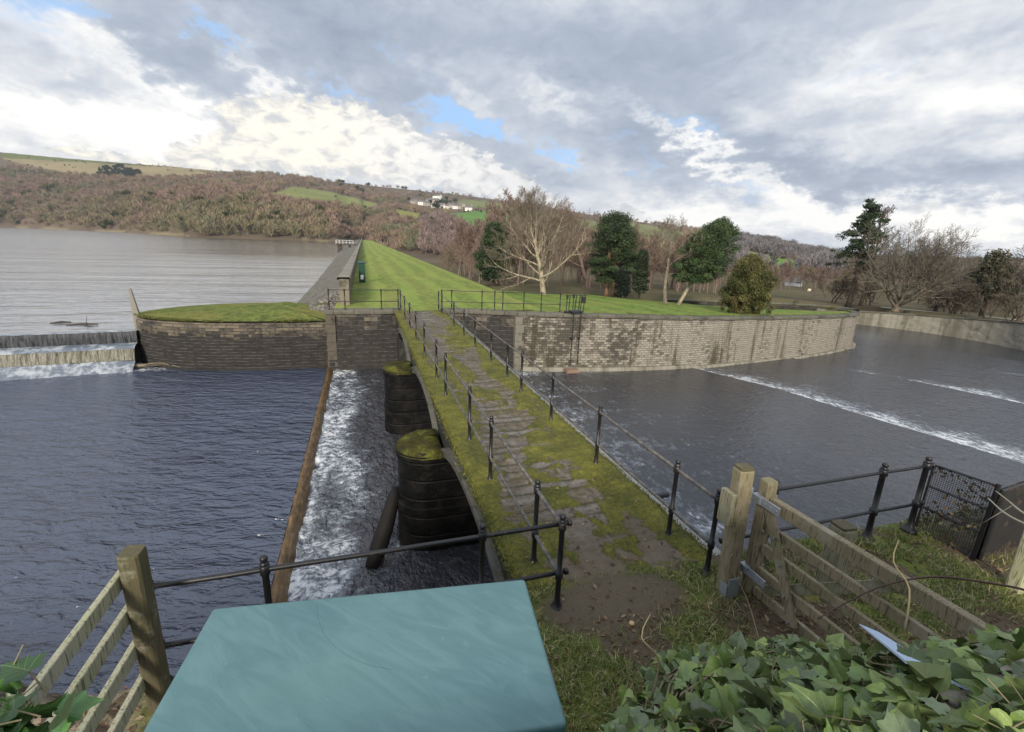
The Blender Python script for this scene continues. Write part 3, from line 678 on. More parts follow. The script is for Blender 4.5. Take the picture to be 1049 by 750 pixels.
fl1 = n.noise(g, 7., 6, .7); fl2 = n.noise(n.scale(g, (1, 1, 1)), 38., 4, .7); fl3 = n.noise(g, 1.7, 4, .6)
stone = n.mix(n.step(fl1, .3, .7), (.048, .04, .029), (.18, .15, .112)); stone = n.mix(n.math('MULTIPLY', n.step(fl3, .42, .62), .8), stone, n.mix(fl1, (.045, .036, .016), (.115, .092, .045)))
yj = n.math('DIVIDE', n.sep(g)[1], .82); fj = n.math('FRACT', yj); ij = n.math('FLOOR', n.math('ADD', yj, .5)); sl_ = n.node('ShaderNodeTexWhiteNoise', {'W': ij}, noise_dimensions='1D').outputs[0]
stone = n.mix(n.math('MULTIPLY', sl_, .4), stone, n.mix(1., stone, (1.5, 1.45, 1.4), 'MULTIPLY'))
jl = n.math('ABSOLUTE', n.math('ADD', n.math('SUBTRACT', fj, .5), n.math('MULTIPLY', n.math('SUBTRACT', n.noise(g, 5, 4, .7), .5), .16)))
xd = n.math('ADD', n.math('ABSOLUTE', n.math('SUBTRACT', n.sep(g)[0], 3.08)), n.math('MULTIPLY', n.math('SUBTRACT', n.noise(g, 2.6, 4, .7), .5), .9))
strip = n.math('MULTIPLY', n.math('MULTIPLY', n.step(jl, .115, .065), n.step(xd, .72, .42)), n.math('ADD', .3, n.math('MULTIPLY', n.math('FRACT', n.math('MULTIPLY', sl_, 7.3)), .7)))
stone = n.mix(n.math('MULTIPLY', n.math('MULTIPLY', strip, n.step(n.noise(g, 11, 4, .7), .3, .55)), .85), stone, n.mix(fl1, (.10, .095, .088), (.25, .24, .22))); stone = n.mix(n.math('MULTIPLY', n.math('MULTIPLY', n.step(jl, .24, .19), n.step(jl, .13, .17)), .75), stone, (.035, .03, .014))
stone = n.mix(n.math('MULTIPLY', we, .18), stone, n.mix(fl1, (.11, .11, .112), (.30, .295, .285)))
stone = n.mix(n.math('MULTIPLY', n.step(n.math('MULTIPLY', fl2, fl1), .33, .42), .7), stone, (.30, .25, .17))
mossc = n.ramp(n.math('ADD', n.math('MULTIPLY', fl3, .5), n.math('MULTIPLY', n.noise(g, 14, 5, .7), .5)), [(.3, (.03, .03, .009)), (.46, (.085, .088, .013)), (.58, (.15, .142, .021)), (.7, (.25, .225, .04))])
mo = n.math('ADD', mo, n.math('MULTIPLY', n.math('MULTIPLY', n.step(jl, .3, .22), n.step(jl, .12, .18)), .3)); mo = n.math('MULTIPLY', mo, n.math('SUBTRACT', 1., n.math('MULTIPLY', strip, .7)))
mm = n.step(n.math('ADD', mo, n.math('MULTIPLY', n.math('SUBTRACT', n.noise(g, 16, 5, .75), .5), .9)), .3, .55)
earth = n.mix(fl1, (.07, .053, .033), (.165, .13, .085))
stone = n.mix(n.math('MULTIPLY', di, .9), stone, earth)
col = n.mix(mm, stone, mossc)
ro = n.math('SUBTRACT', .85, n.math('MULTIPLY', n.math('MULTIPLY', we, n.math('SUBTRACT', 1., mm)), .5))
hh = n.math('ADD', n.math('MULTIPLY', fl2, n.math('ADD', .4, mm)), fl1)
n.done(col, ro, n.bump(hh, .8, .03), .35); M_DECK = n.m
gd = Geo().grid(np.stack([X, Y, deck_z(X, Y)], -1), c=np.stack([m, wetm, dirt], -1))
build('deck', gd, M_DECK, BR, smooth=True)
PIER = [11.05, 18.5]; SUP = [4.2, 11.05, 18.5, 26.4]
def arch_z(y, lo, hi, sp, cr):
    t = np.clip((y - lo) / (hi - lo), 0, 1); return sp + (cr - sp) * (1 - (2 * t - 1) ** 2) ** .62
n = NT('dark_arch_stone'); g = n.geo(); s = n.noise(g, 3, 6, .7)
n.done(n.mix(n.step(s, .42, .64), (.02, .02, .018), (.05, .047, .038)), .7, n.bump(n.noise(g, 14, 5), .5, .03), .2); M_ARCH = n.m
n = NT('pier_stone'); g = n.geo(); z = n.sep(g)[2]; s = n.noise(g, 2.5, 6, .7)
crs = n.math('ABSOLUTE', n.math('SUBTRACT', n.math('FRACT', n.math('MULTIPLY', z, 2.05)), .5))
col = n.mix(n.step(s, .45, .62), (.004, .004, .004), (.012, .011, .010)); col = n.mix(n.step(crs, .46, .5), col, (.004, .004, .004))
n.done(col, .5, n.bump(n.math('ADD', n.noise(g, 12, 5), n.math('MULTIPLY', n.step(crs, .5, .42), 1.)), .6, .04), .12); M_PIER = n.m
n = NT('moss_cap'); g = n.geo()
n.done(n.ramp(n.math('ADD', n.math('MULTIPLY', n.noise(g, 2.2, 4), .6), n.math('MULTIPLY', n.noise(g, 22, 4, .7), .4)), [(.34, (.014, .012, .008)), (.5, (.05, .048, .014)), (.62, (.11, .115, .022)), (.75, (.16, .165, .03))]), .95, n.bump(n.noise(g, 40, 4, .7), .9, .03), .1); M_MOSS = n.m
for side, xf, sg in (('left', XL + .06, -1), ('right', XR - .06, 1)):
    g = Geo(); ys = np.arange(4.2, 28.3, .08); low = np.full_like(ys, -.35)
    for lo, hi in zip(SUP[:-1], SUP[1:]):
        a, b_ = lo + .62, hi - .62; k = (ys >= lo) & (ys <= hi)
        low[k] = np.where((ys[k] < a) | (ys[k] > b_), -1.15, arch_z(ys[k], a, b_, -1.05, -.34))
    low[ys > 26.4] = -1.2
    g.grid(np.stack([np.c_[np.full_like(ys, xf), ys, np.full_like(ys, -.03)], np.c_[np.full_like(ys, xf), ys, low]], 1), uv=np.stack([np.c_[ys, ys * 0], np.c_[ys, low]], 1))
    build('spandrel_wall', g, M_ARCH, BR)
    for lo, hi in zip(SUP[:-1], SUP[1:]):
        a, b_ = lo + .5, hi - .5; yy = np.linspace(a, b_, 40); zi = arch_z(yy, a, b_, -1.12, -.4); zo = arch_z(yy, a, b_, -.82, -.11)
        x0, x1 = xf + sg * .002, xf + sg * .13
        rows = [np.c_[np.full(40, q), yy, zz] for q, zz in ((x0, zo), (x1, zo - .02), (x1, zo - .09), (x1 - sg * .045, zo - .1), (x1 - sg * .045, zi + .03), (x0 - sg * .2, zi))]
        build('arch_ring', Geo().grid(np.stack(rows, 1)), m_simple('arch_ring_stone', (.085, .08, .066), .55, .45, 4., .5, .4, 0, (.03, .035, .012), .5, .65), BR)
for lo, hi in zip(SUP[:-1], SUP[1:]):
    a, b_ = lo + .55, hi - .55; yy = np.linspace(a, b_, 30); zi = arch_z(yy, a, b_, -1.1, -.38)
    build('soffit', Geo().grid(np.stack([np.c_[np.full(30, q), yy, zi] for q in (XL + .04, XR - .04)], 1)), M_ARCH, BR)
for py in PIER:
    R = .74; th = np.linspace(math.pi / 2, math.pi * 1.5, 25)
    nose = [(1.36 + R * 1.0 * math.cos(t), py + R * math.sin(t)) for t in th]
    tail = [(4.85 - R * math.cos(t), py - R * math.sin(t)) for t in th]
    out = np.array(nose + tail + nose[:1]); cxy = np.array([3.1, py])
    def ringz(z, k, jag=0.): 
        q = out.copy(); q[:, 0] = np.where(q[:, 0] < 1.5, 1.5 - (1.5 - q[:, 0]) * k, q[:, 0]); q[:, 1] = py + (q[:, 1] - py) * k
        return np.c_[q, np.full(len(q), z)]
    rows = [ringz(-4., 1.04), ringz(-2.36, 1.03), ringz(-2.33, 1.065), ringz(-2.2, 1.065), ringz(-2.17, 1.0), ringz(-1.02, .99), ringz(-1.0, 1.05), ringz(-.8, 1.06), ringz(-.72, .97)]
    pr = build('pier', Geo().grid(np.stack(rows, 0)), M_PIER, BR)
    # moss mound on the rounded nose
    rows = []
    for k, zz in ((1.07, -.82), (1.05, -.73), (.93, -.655), (.7, -.6), (.35, -.57), (.02, -.56)):
        q = np.array([(1.36 + (px - 1.36) * k, py + (yy - py) * k) for px, yy in nose] + [(1.62, py + (-R) * k), (1.62, py + R * k)][::1] + [(1.36, py + R * k)])
        rows.append(np.c_[q, zz - .03 + .16 * (fbm(q[:, 0] * 5, q[:, 1] * 5, 3) - .5) * min(1, 1.2 - k + .3)])
    build('moss_cap', Geo().grid(np.stack(rows, 0)), M_MOSS, pr, smooth=True)
# stone string course along the downstream edge and a stub pipe
g = Geo(); ys = np.arange(4.62, 27.6, .25); pr = [(XR - .07, -.12), (XR + .34, -.15), (XR + .36, -.2), (XR + .36, -.36), (XR + .2, -.42), (XR - .07, -.42)]
g.grid(np.stack([np.c_[np.full_like(ys, x) + .012 * (vnoise(ys * 1.5, ys * 0 + 3.3 * k) - .5), ys, np.full_like(ys, z)] for k, (x, z) in enumerate(pr)], 1))
build('string_course', g, m_simple('string_stone', (.27, .265, .25), .7, .4, 3, .4, .3, 0, (.09, .09, .06), .5, .68), BR)
g = Geo(); g.box((1.75, 26.42, -4.), (4.45, 28.2, -.32)); build('abutment_core', g, M_ARCH, BR); g = Geo(); g.box((1.75, 3.9, -4.), (4.45, 4.85, -.32)); build('abutment_core', g, M_ARCH, BR)
g = Geo(); g.tube([(4.5, 6.55, -.22), (5.22, 6.6, -.24)], .055, 10); build('drain_pipe', g, IRON, BR)
# log jammed against the nearer pier
g = Geo(); pts = np.array([(-.12, 10.0, -3.36), (.08, 10.35, -3.05), (.28, 10.7, -2.7), (.5, 11.1, -2.22), (.58, 11.3, -2.05)]); g.tube(pts, [.15, .21, .2, .16, .1], 12)
tag(build('stranded_log', g, m_simple('wet_log', (.013, .011, .010), .6, .5, 5, .7, .15), smooth=True, base=pts[0]), 'dark wet log leaning up against the nearer bridge pier in the channel', 'log')
g = Geo(); P0 = np.array([(-13.9, 29.55, -3.22), (-12.8, 29.7, -3.1), (-11.6, 29.6, -3.02), (-10.6, 29.55, -2.95), (-9.8, 29.2, -3.1)]); g.tube(P0, [.11, .12, .1, .07, .03], 8)
g.tube([P0[2], (-11.2, 29.3, -2.85), (-10.6, 29.2, -2.8)], [.05, .04, .015], 6); g.tube([P0[3], (-10.1, 29.6, -2.8), (-9.6, 29.5, -2.95)], [.045, .03, .015], 6); g.tube([P0[0], (-14.6, 29.4, -3.2)], [.1, .05], 6)
tag(build('driftwood', g, m_simple('drift_bark', (.15, .12, .085), .7, .5, 3, .6), smooth=True, base=P0[0]), 'bleached driftwood branch lying in the pond at the foot of the round lawn wall', 'driftwood')
for (px, py_, L, lab) in ((62, 331, 1.0, 'thin dark stick floating on the reservoir, the smaller of two above the weir'), (84, 333, 1.5, 'forked dark branch floating on the reservoir, the larger of two above the weir')):
    c = on_z(px, py_, -1.28); g = Geo()
    g.tube([c + (-L / 2, 0, .0), c + (0, .1, .06), c + (L / 2, .0, .04)], [.03, .07, .04], 6)
    if L > 1.2: g.tube([c + (.1, 0, .05), c + (.5, -.5, .02), c + (.8, -.6, -.02)], [.06, .05, .02], 6); g.tube([c + (.2, 0, .05), c + (.3, .05, .55)], [.02, .008], 5)
    tag(build('floating_branch', g, m_simple('wet_bark', (.03, .026, .022), .5), base=c), lab, 'branch', 'branches floating on the reservoir')

# ------------------------------------------------------------------ railings
PH = 1.2
def post_geo(x, y, z0, h=PH, r=.03, rails=(.47, 1.12), ball=True):
    g = Geo(); pr = [(-.03, r * 3), (.025, r * 3), (.04, r * 1.9), (.09, r * 1.55), (.11, r * 1.15)]
    for rz in rails: pr += [(rz - .055, r * 1.02), (rz - .045, r * 1.5), (rz + .045, r * 1.5), (rz + .055, r)]
    if ball: pr += [(h - .03, r * .85), (h - .022, r * 1.3), (h - .008, r * 1.3), (h, r * .7), (h + .018, r * 1.05), (h + .038, r * 1.2), (h + .06, r * .95), (h + .07, r * .3)]
    else: pr += [(h, r), (h + .01, r * .3)]
    return g.lathe((x, y, z0), pr, 12)
def railing(name, label, posts, mat_rail, rr=.026, rails=(.47, 1.12), group=None, ext=(0, 0), r=.031, h=PH, ball=True, knob=False):
    posts = [np.array(p, float) for p in posts]
    t = thing(name, label, 'railing', posts[0], group)
    for p in posts: build('post', post_geo(*p, h, r, rails, ball), IRON, t, smooth=True)
    for k, rz in enumerate(rails):
        q = [p + (0, 0, rz) for p in posts]
        d0 = (q[0] - q[1]) / np.linalg.norm(q[0] - q[1]); d1 = (q[-1] - q[-2]) / np.linalg.norm(q[-1] - q[-2])
        q[0] = q[0] + d0 * ext[0]; q[-1] = q[-1] + d1 * ext[1]
        # a little sag and bend between the posts
        pts = []
        for a_, b_ in zip(q[:-1], q[1:]):
            for s_ in (0, .33, .67): pts.append(a_ + (b_ - a_) * s_ + np.array([0, 0, -.006 if s_ else 0.]))
        pts.append(q[-1])
        g = Geo().tube(pts, rr, 8)
        if knob:
            for e in (q[0], q[-1]): g.tube([e - d1 * .02, e + d1 * .02], [.04, .04], 8)
        build('rail', g, mat_rail, t, smooth=True)
    return t
LY = [4.28, 5.1, 7.43, 9.2, 12.3, 14.0, 17.0, 19.9, 22.6, 25.4, 28.3]
railing('iron_railing', 'black iron railing with worn rails along the left edge of the footbridge', [(2.03, y, -.01) for y in LY], WORN, group='iron railings round the footbridge')
RY = [4.32, 5.17, 7.54, 9.92, 12.24, 13.65, 15.66, 18.2, 20.43, 22.91, 26.6, 27.9]
railing('iron_railing', 'black iron railing along the right edge of the footbridge above the wide spillway', [(4.2, y, -.01) for y in RY], WORN, group='iron railings round the footbridge')
railing('iron_railing', 'black iron railing crossing in front of the pond, partly hidden behind the teal cabinet', [(-1.95, 4.32, 0), (-1.01, 4.31, 0), (1.11, 4.31, 0)], IRON, .026, group='iron railings round the footbridge', ext=(.02, 1.02), knob=True)
railing('iron_railing', 'black iron railing between the wooden gate and the wire mesh panel on the right bank', [(5.12, 4.34, 0), (7.2, 4.38, -.02), (8.12, 4.38, -.02)], IRON, .024, group='iron railings round the footbridge', ext=(.75, .12), r=.038, knob=True)
railing('iron_railing', 'thin black railing on the coping left of the far end of the footbridge', [(-1.9, 28.3, .13), (-1.05, 28.3, .13), (.95, 28.3, .13), (1.9, 28.3, .13)], IRON, .022, group='iron railings round the footbridge', r=.032, h=1.16, ball=False)
railing('iron_railing', 'thin black railing on the mossy wall top right of the far end of the footbridge', [(4.4, 28.0, .13), (5.0, 28.02, .13), (6.75, 27.55, .13), (7.5, 27.4, .13), (7.95, 27.2, .13), (9.2, 26.95, .13), (10.25, 26.75, .13), (11.4, 26.55, .13)], IRON, .02, group='iron railings round the footbridge', r=.03, h=1.2, ball=False)
# grass blades, dead leaves
def blades(pts, h, wd, cols, lean=.5):
    m = len(pts); th = rng.random(m) * 2 * np.pi; L = h * (.6 + .8 * rng.random(m))
    side = np.stack([np.cos(th), np.sin(th), 0 * th], 1) * (wd * (.6 + .8 * rng.random(m)))[:, None]
    ph = rng.random(m) * 2 * np.pi; ln = lean * rng.random(m) * L
    mid = pts + np.stack([np.cos(ph) * ln * .3, np.sin(ph) * ln * .3, L * .6], 1); tip = pts + np.stack([np.cos(ph) * ln, np.sin(ph) * ln, L * (1 - .35 * rng.random(m))], 1)
    V = np.stack([pts - side, pts + side, mid + side * .7, mid - side * .7, tip], 1)
    i = (np.arange(m) * 5)[:, None]
    return V.reshape(-1, 3), i + [[0, 1, 2, 3]], i + [[3, 2, 4]], np.repeat(cols, 5, 0)
M_BLADE = m_tint('grass_blade', .6, .2, 3., .25)
def gcol(m, base=((.05, .085, .016), (.12, .16, .03), (.22, .2, .085)), w_=(.45, .38, .17)):
    k = rng.choice(len(base), m, p=w_); return np.array(base)[k] * (.7 + .6 * rng.random((m, 1)))
# rough grass hanging over the wall tops
g = Geo()
for path, z0, nb_, inw in ((lw, LZ + .02, 9000, .35), (rp, None, 7000, .5), (fl, None, 900, .4)):
    i = rng.integers(0, len(path) - 1, nb_); f = rng.random((nb_, 1)); q = path[i][:, :2] * (1 - f) + path[i + 1][:, :2] * f
    tt_ = path[i + 1][:, :2] - path[i][:, :2]; tt_ /= np.linalg.norm(tt_, axis=1)[:, None]; nn_ = np.stack([tt_[:, 1], -tt_[:, 0]], 1)
    if z0 is None: q = q - nn_ * (inw + .1 * rng.random((nb_, 1))); zz_ = path[i][:, 2] + .05
    else: q = q + nn_ * (.06 - inw * rng.random((nb_, 1)) ** 2); zz_ = np.full(nb_, z0)
    kk_ = fbm(q[:, 0] * 1.3, q[:, 1] * 1.3, 3) > .44
    kk_ &= ~((q[:, 1] > 31.5) & (q[:, 0] < 0)); v, qd, t_, c_ = blades(np.c_[q, zz_][kk_], .12, .016, gcol(int(kk_.sum()), ((.07, .085, .018), (.13, .15, .03), (.17, .15, .06))), 1.3); g.add(v, qd, t_, c_)
FRINGE = g
# sluice gear on the wall
sg = thing('sluice_gear', 'black iron sluice winding gear with long rods down the pale spillway wall', 'sluice gear', (12.2, 26.1, .1))
g = Geo()
for dx in (-.55, -.38, -.12, .05, .3, .42, .62): g.tube([(12.2 + dx, 26.15 + .1 * (dx > 0), .12), (12.2 + dx + .03, 26.15, 1.22)], .028, 6)
for z in (1.2, .75): g.tube([(11.55, 26.15, z), (12.9, 26.1, z)], .022, 6)
g.box((11.55, 25.95, .1), (12.05, 26.25, .24)); g.box((11.85, 25.72, .1), (12.55, 26.3, .28)); g.box((12.62, 26.0, .8), (12.84, 26.2, 1.12)); g.box((11.62, 26.08, 1.0), (11.72, 26.18, 1.22)); g.box((12.04, 26.08, 1.02), (12.14, 26.2, 1.25))
build('winding_frame', g, IRON, sg)
for x in (11.95, 12.42):
    build('lift_rod', Geo().tube([(x, 25.66, .25), (x - .03, 25.64, -3.0)], .035, 8), IRON, sg)
    build('rod_bracket', Geo().box((x - .08, 25.66, -1.4), (x + .06, 25.9, -1.32)), IRON, sg)
g = Geo(); g.box((11.5, 25.1, -3.4), (12.3, 25.6, -3.19)); tag(build('concrete_block', g, m_simple('rusty_stone', (.2, .135, .1), .8, .4, 4), base=(11.9, 25.3, -3.36)), 'small rust-orange block at the water line under the sluice rods', 'block')
# green cabinet by the dam parapet
cb = thing('green_cabinet', 'tall dark green steel cabinet with a white notice beside the dam parapet', 'cabinet', (-.1, 46.8, 0))
gm = m_simple('green_steel', (.008, .045, .03), .4, .2, 3)
g = Geo(); g.box((-.36, 46.5, .02), (.2, 47.1, 1.78)); build('body', g, gm, cb)
g = Geo(); g.add([(-.42, 46.42, 1.78), (.27, 46.42, 1.78), (.27, 47.2, 1.78), (-.42, 47.2, 1.78), (-.42, 46.42, 1.86), (.27, 46.42, 1.86), (.27, 47.2, 1.95), (-.42, 47.2, 1.95)], q=[[0, 3, 2, 1], [0, 1, 5, 4], [1, 2, 6, 5], [2, 3, 7, 6], [3, 0, 4, 7], [4, 5, 6, 7]]); build('lid', g, gm, cb)
g = Geo(); g.box((-.22, 46.488, .32), (.03, 46.497, .72)); build('notice', g, m_simple('white_notice', (.75, .76, .76), .5, .05), cb)
g = Geo(); g.box((.12, 46.48, .9), (.15, 46.5, 1.05)); build('handle', g, IRON, cb)
# draw-off platform far along the upstream face
dp = thing('valve_platform', 'small platform with white railings standing over the reservoir far along the dam', 'platform', (-6, 190, -1.3))
wm = m_simple('white_paint', (.5, .5, .47), .5, .1)
g = Geo()
for y in (190, 193):
    g = Geo()
    for x in np.linspace(-9., -3, 6): g.tube([(x, y, 1.17), (x, y, 2.5)], .07, 6)
    for z in (1.8, 2.5): g.tube([(-9., y, z), (-3, y, z)], .07, 6)
    build('white_railing', g, wm, dp)
g = Geo(); g.box((-9.2, 189.6, .85), (-1., 193.4, 1.18)); g.box((-8.5, 190.2, -1.6), (-7., 192.8, .85)); g.box((-4.6, 190.5, -1.6), (-3.9, 192.5, .85)); build('deck', g, M_DARKSTONE, dp)

# ------------------------------------------------------------------ near ground
def near_z(X, Y):
    z = .012 + .05 * (fbm(X * 1.4, Y * 1.4, 4) - .5) + .03 * (fbm(X * 6, Y * 6, 3) - .5)
    z = z + .03 * np.exp(-(((X - 2.7) / 1.2) ** 2 + ((Y - 4.2) / .5) ** 2)) - .03 * np.clip(X - 6, 0, 3)
    bank = sstep(-1.75, -2.9, X + .5 * (fbm(X * .7, Y * .7, 2) - .5) - np.minimum(0, .0))
    run = np.clip(Y - 4.4, 0, 9) * 1.2 / (1 + .3 * np.clip(-3.6 - X, 0, 9)) + .1 * np.clip(-2.2 - X, 0, 9)
    z = np.where(X < -1.9, z - run + .2 * (fbm(X * 2.2, Y * 2.2, 4, .6) - .5) * sstep(-1.9, -2.6, X), z)
    return z
def near_c(X, Y):
    dirt = np.exp(-(((X - 2.75) / 1.05) ** 2 + ((Y - 4.15) / .5) ** 2) ** 1.5)
    gate = np.exp(-(((X - 4.4) / .8) ** 2 + ((Y - 3.3) / .9) ** 2)) * .95
    gp = sstep(.45, .6, fbm(X * 1.5 + 3, Y * 1.5, 4)) * .7
    right = np.exp(-(((X - 6.9) / 1.0) ** 2 + ((Y - 2.5) / .5) ** 2)) + .9 * np.exp(-(((X - 8.4) / .5) ** 2 + ((Y - 3.7) / .45) ** 2))
    d = np.clip(np.maximum.reduce([dirt, gate, gp, right]), 0, 1)
    slab = np.exp(-(((X - 2.75) / .85) ** 2 + ((Y - 4.22) / .36) ** 2) ** 3)
    bank = sstep(-1.8, -2.3, X)
    return np.stack([d, slab, bank], -1)
n = NT('bank_ground'); g = n.geo(); di, sl_, ba = n.sep(n.attr())
a = n.noise(g, 3., 6, .7); b2 = n.noise(g, 18., 5, .75); c3 = n.noise(g, 60, 3, .7)
earth = n.mix(b2, (.05, .037, .024), (.18, .14, .09)); gr = n.mix(b2, (.06, .085, .02), (.18, .215, .05)); gr = n.mix(n.step(a, .45, .62), gr, (.19, .18, .05))
col = n.mix(n.step(n.math('ADD', di, n.math('MULTIPLY', n.math('SUBTRACT', b2, .5), .9)), .3, .6), gr, earth)
col = n.mix(n.math('MULTIPLY', sl_, .85), col, n.mix(n.math('ADD', n.math('MULTIPLY', a, .6), n.math('MULTIPLY', c3, .4)), (.085, .068, .045), (.175, .145, .10)))
rub = n.vor(g, 9., 'Color'); rubd = n.vor(g, 9., 'Distance')
col = n.mix(ba, col, n.mix(n.sep(rub)[0], (.05, .038, .025), (.27, .22, .15)))
n.done(col, .9, n.bump(n.math('ADD', n.math('ADD', b2, c3), n.math('MULTIPLY', n.math('MULTIPLY', rubd, -2.), ba)), .8, .03), .2); M_NEAR = n.m
xs = np.arange(-9.5, 13, .06); ys = np.concatenate([np.arange(-2, 1.4, .3), np.arange(1.4, 4.62, .05)])
X, Y = np.meshgrid(xs, ys, indexing='ij'); k = xs >= -1.9
gg = Geo().grid(np.stack([X, Y, near_z(X, Y)], -1)[k], c=near_c(X, Y)[k])
struct('bank_ground', gg, M_NEAR, smooth=True)
xs = np.arange(-12.5, -1.88, .07); ys = np.arange(-1, 12.6, .07); X, Y = np.meshgrid(xs, ys, indexing='ij')
struct('rubble_bank', Geo().grid(np.stack([X, Y, near_z(X, Y) - sstep(4.5, 4.7, Y) * sstep(-2.25, -2.0, X) * 3.], -1), c=near_c(X, Y)), M_NEAR, smooth=True)
nw = thing('near_abutment', 'stone retaining wall holding up the near bank at this end of the footbridge', 'wall', (3, 4.55, CHAN))
for nm, x0, x1 in (('pond_face', -2.0, 1.9), ('spillway_face', 4.3, 13.)):
    p = np.array([(x, 4.6, -.06) for x in np.arange(x1, x0, -.2)])
    wall_strip(p, -4.2, M_WLB, 'stone_face', nw, .02, .3)
p = np.array([(x, 4.42, -.4) for x in np.arange(4.6, 1.6, -.2)]); wall_strip(p, -4.2, M_WLB, 'stone_face', nw, 0, .25)

Pn = np.c_[rng.uniform(-1.6, 10.5, 150000), rng.uniform(1.5, 4.62, 150000)]
cc = near_c(Pn[:, 0], Pn[:, 1]); keep = rng.random(len(Pn)) > np.clip(cc[:, 0] * 1.15 + cc[:, 1] * 1.2, 0, .985)
Pn = Pn[keep]; clump = fbm(Pn[:, 0] * 3, Pn[:, 1] * 3, 3); Pn = Pn[clump + .25 * rng.random(len(Pn)) > .52]
Pz = near_z(Pn[:, 0], Pn[:, 1]); g = Geo()
v, q, t, c = blades(np.c_[Pn, Pz - .005], .085, .0034, gcol(len(Pn), ((.08, .12, .026), (.18, .225, .05), (.40, .36, .19)), (.36, .34, .30)), 1.7); g.add(v, q, t, c)
Pd = np.c_[rng.uniform(XL + .05, XR - .1, 9000), 4.3 + 3.6 * rng.random(9000) ** 1.6]
mm_ = moss_amt(Pd[:, 0], Pd[:, 1]); Pd = Pd[(mm_ > .35) & (rng.random(9000) > .35)]
v, q, t, c = blades(np.c_[Pd, deck_z(Pd[:, 0], Pd[:, 1]) - .004], .028, .003, gcol(len(Pd), ((.07, .1, .014), (.17, .18, .022), (.2, .17, .07)), (.4, .45, .15)), 1.4); g.add(v, q, t, c)
for sx in (XL + .02, XR - .03):
    Pe = np.c_[sx + rng.normal(0, .05, 7000), 4.6 + 22 * rng.random(7000) ** 1.4]; v, q, t, c = blades(np.c_[Pe, deck_z(np.clip(Pe[:, 0], XL, XR), Pe[:, 1]) - .012], .035, .006, gcol(7000, ((.06, .07, .012), (.13, .13, .022), (.2, .18, .05))), 1.6); g.add(v, q, t, c)
struct('short_grass', g, M_BLADE, 'stuff'); struct('wall_top_grass', FRINGE, M_BLADE, 'stuff')
def litter(m, xs, ys, zf, size=.027, cols=((.11, .062, .032), (.17, .11, .06), (.07, .042, .028), (.24, .18, .11))):
    p = np.c_[rng.uniform(*xs, m), rng.uniform(*ys, m)]; p = np.c_[p, zf(p[:, 0], p[:, 1]) + .012]
    th = rng.random(m) * 6.28; s = size * (.5 + rng.random(m))
    ax = np.stack([np.cos(th), np.sin(th), rng.normal(0, .3, m)], 1) * s[:, None]; ay = np.stack([-np.sin(th), np.cos(th), rng.normal(0, .3, m)], 1) * (s * (.25 + .5 * rng.random(m)))[:, None]
    c = np.array(cols)[rng.integers(0, len(cols), m)] * (.7 + .6 * rng.random((m, 1)))
    V = np.stack([p - ax, p - ay * .9 + [0, 0, .004], p + ax, p + ay + [0, 0, .008]], 1); return V.reshape(-1, 3), np.arange(m * 4).reshape(m, 4), np.repeat(c, 4, 0)
g = Geo()
for args in ((700, (3.6, 5.6), (1.9, 3.9), near_z), (500, (.8, 3.6), (2., 4.), near_z), (900, (.7, 9.5), (1.6, 4.5), near_z), (1300, (4.6, 8.6), (2.2, 4.5), near_z), (260, (1.8, 4.4), (4.4, 7.), deck_z), (2600, (-5.5, -1.9), (2.4, 6.5), near_z)):
    v, q, c = litter(*args); g.add(v, q, None, c)
struct('leaf_litter', g, M_BLADE, 'stuff')
c = on_z(647, 640, .03); g = Geo(); g.lathe(c, [(0, .01), (.012, .035), (.03, .03), (.038, .01)], 9); tag(build('fallen_leaf', g, m_simple('pale_leaf', (.55, .36, .2), .6), smooth=True, base=c), 'pale orange curled leaf lying on the edge of the bare earth patch', 'leaf')
# ------------------------------------------------------------------ teal cabinet in the foreground
def bm_obj(name, bm, mat, parent=None, smooth=True, base=None):
    me = bpy.data.meshes.new(name); bm.to_mesh(me); bm.free()
    for p in me.polygons: p.use_smooth = smooth
    me.materials.append(mat); o = bpy.data.objects.new(name, me); COL.objects.link(o)
    if parent is not None: o.parent = parent
    elif base is not None: o.location = base
    return o
KT = 2.5; KS = (4.2 - KT) / 4.2
kf_l = on_z(218, 622, KT); kf_r = on_z(538, 592, KT); kn_r = on_z(572, 740, KT)
ex = (kf_r - kf_l); KW = np.linalg.norm(ex); ex /= KW; ey = np.array([-ex[1], ex[0], 0]); KD = abs((kn_r - kf_r) @ ey) + .012
kc = kf_r - ex * KW / 2 - ey * KD / 2
ks = thing('utility_cabinet', 'teal plastic utility cabinet with a smooth scuffed lid close in front', 'cabinet', (kc[0], kc[1], .0))
ks.rotation_euler = (0, 0, math.atan2(ex[1], ex[0]))
n = NT('teal_plastic'); g = n.obj(); x, y, z = n.sep(g)
sm = n.noise(n.scale(n.node('ShaderNodeMapping', {'Vector': g, 'Rotation': (0, 0, .7)}).outputs[0], (1.2, 4.2, 1)), 2.2, 4, .55, 1.6)
grime = n.noise(g, 9, 6, .7); spk = n.noise(g, 120, 2)
col = n.mix(n.step(sm, .35, .68), (.080, .168, .176), (.106, .202, .210)); col = n.mix(n.math('MULTIPLY', n.step(n.noise(g, 1.5, 3), .4, .66), .45), col, (.098, .19, .182))
col = n.mix(n.math('MULTIPLY', n.step(grime, .58, .74), .35), col, (.16, .27, .262))
arc = n.math('ABSOLUTE', n.math('SUBTRACT', n.math('SQRT', n.math('ADD', n.math('POWER', n.math('SUBTRACT', x, .22), 2.), n.math('POWER', n.math('SUBTRACT', y, .42), 2.))), .5))
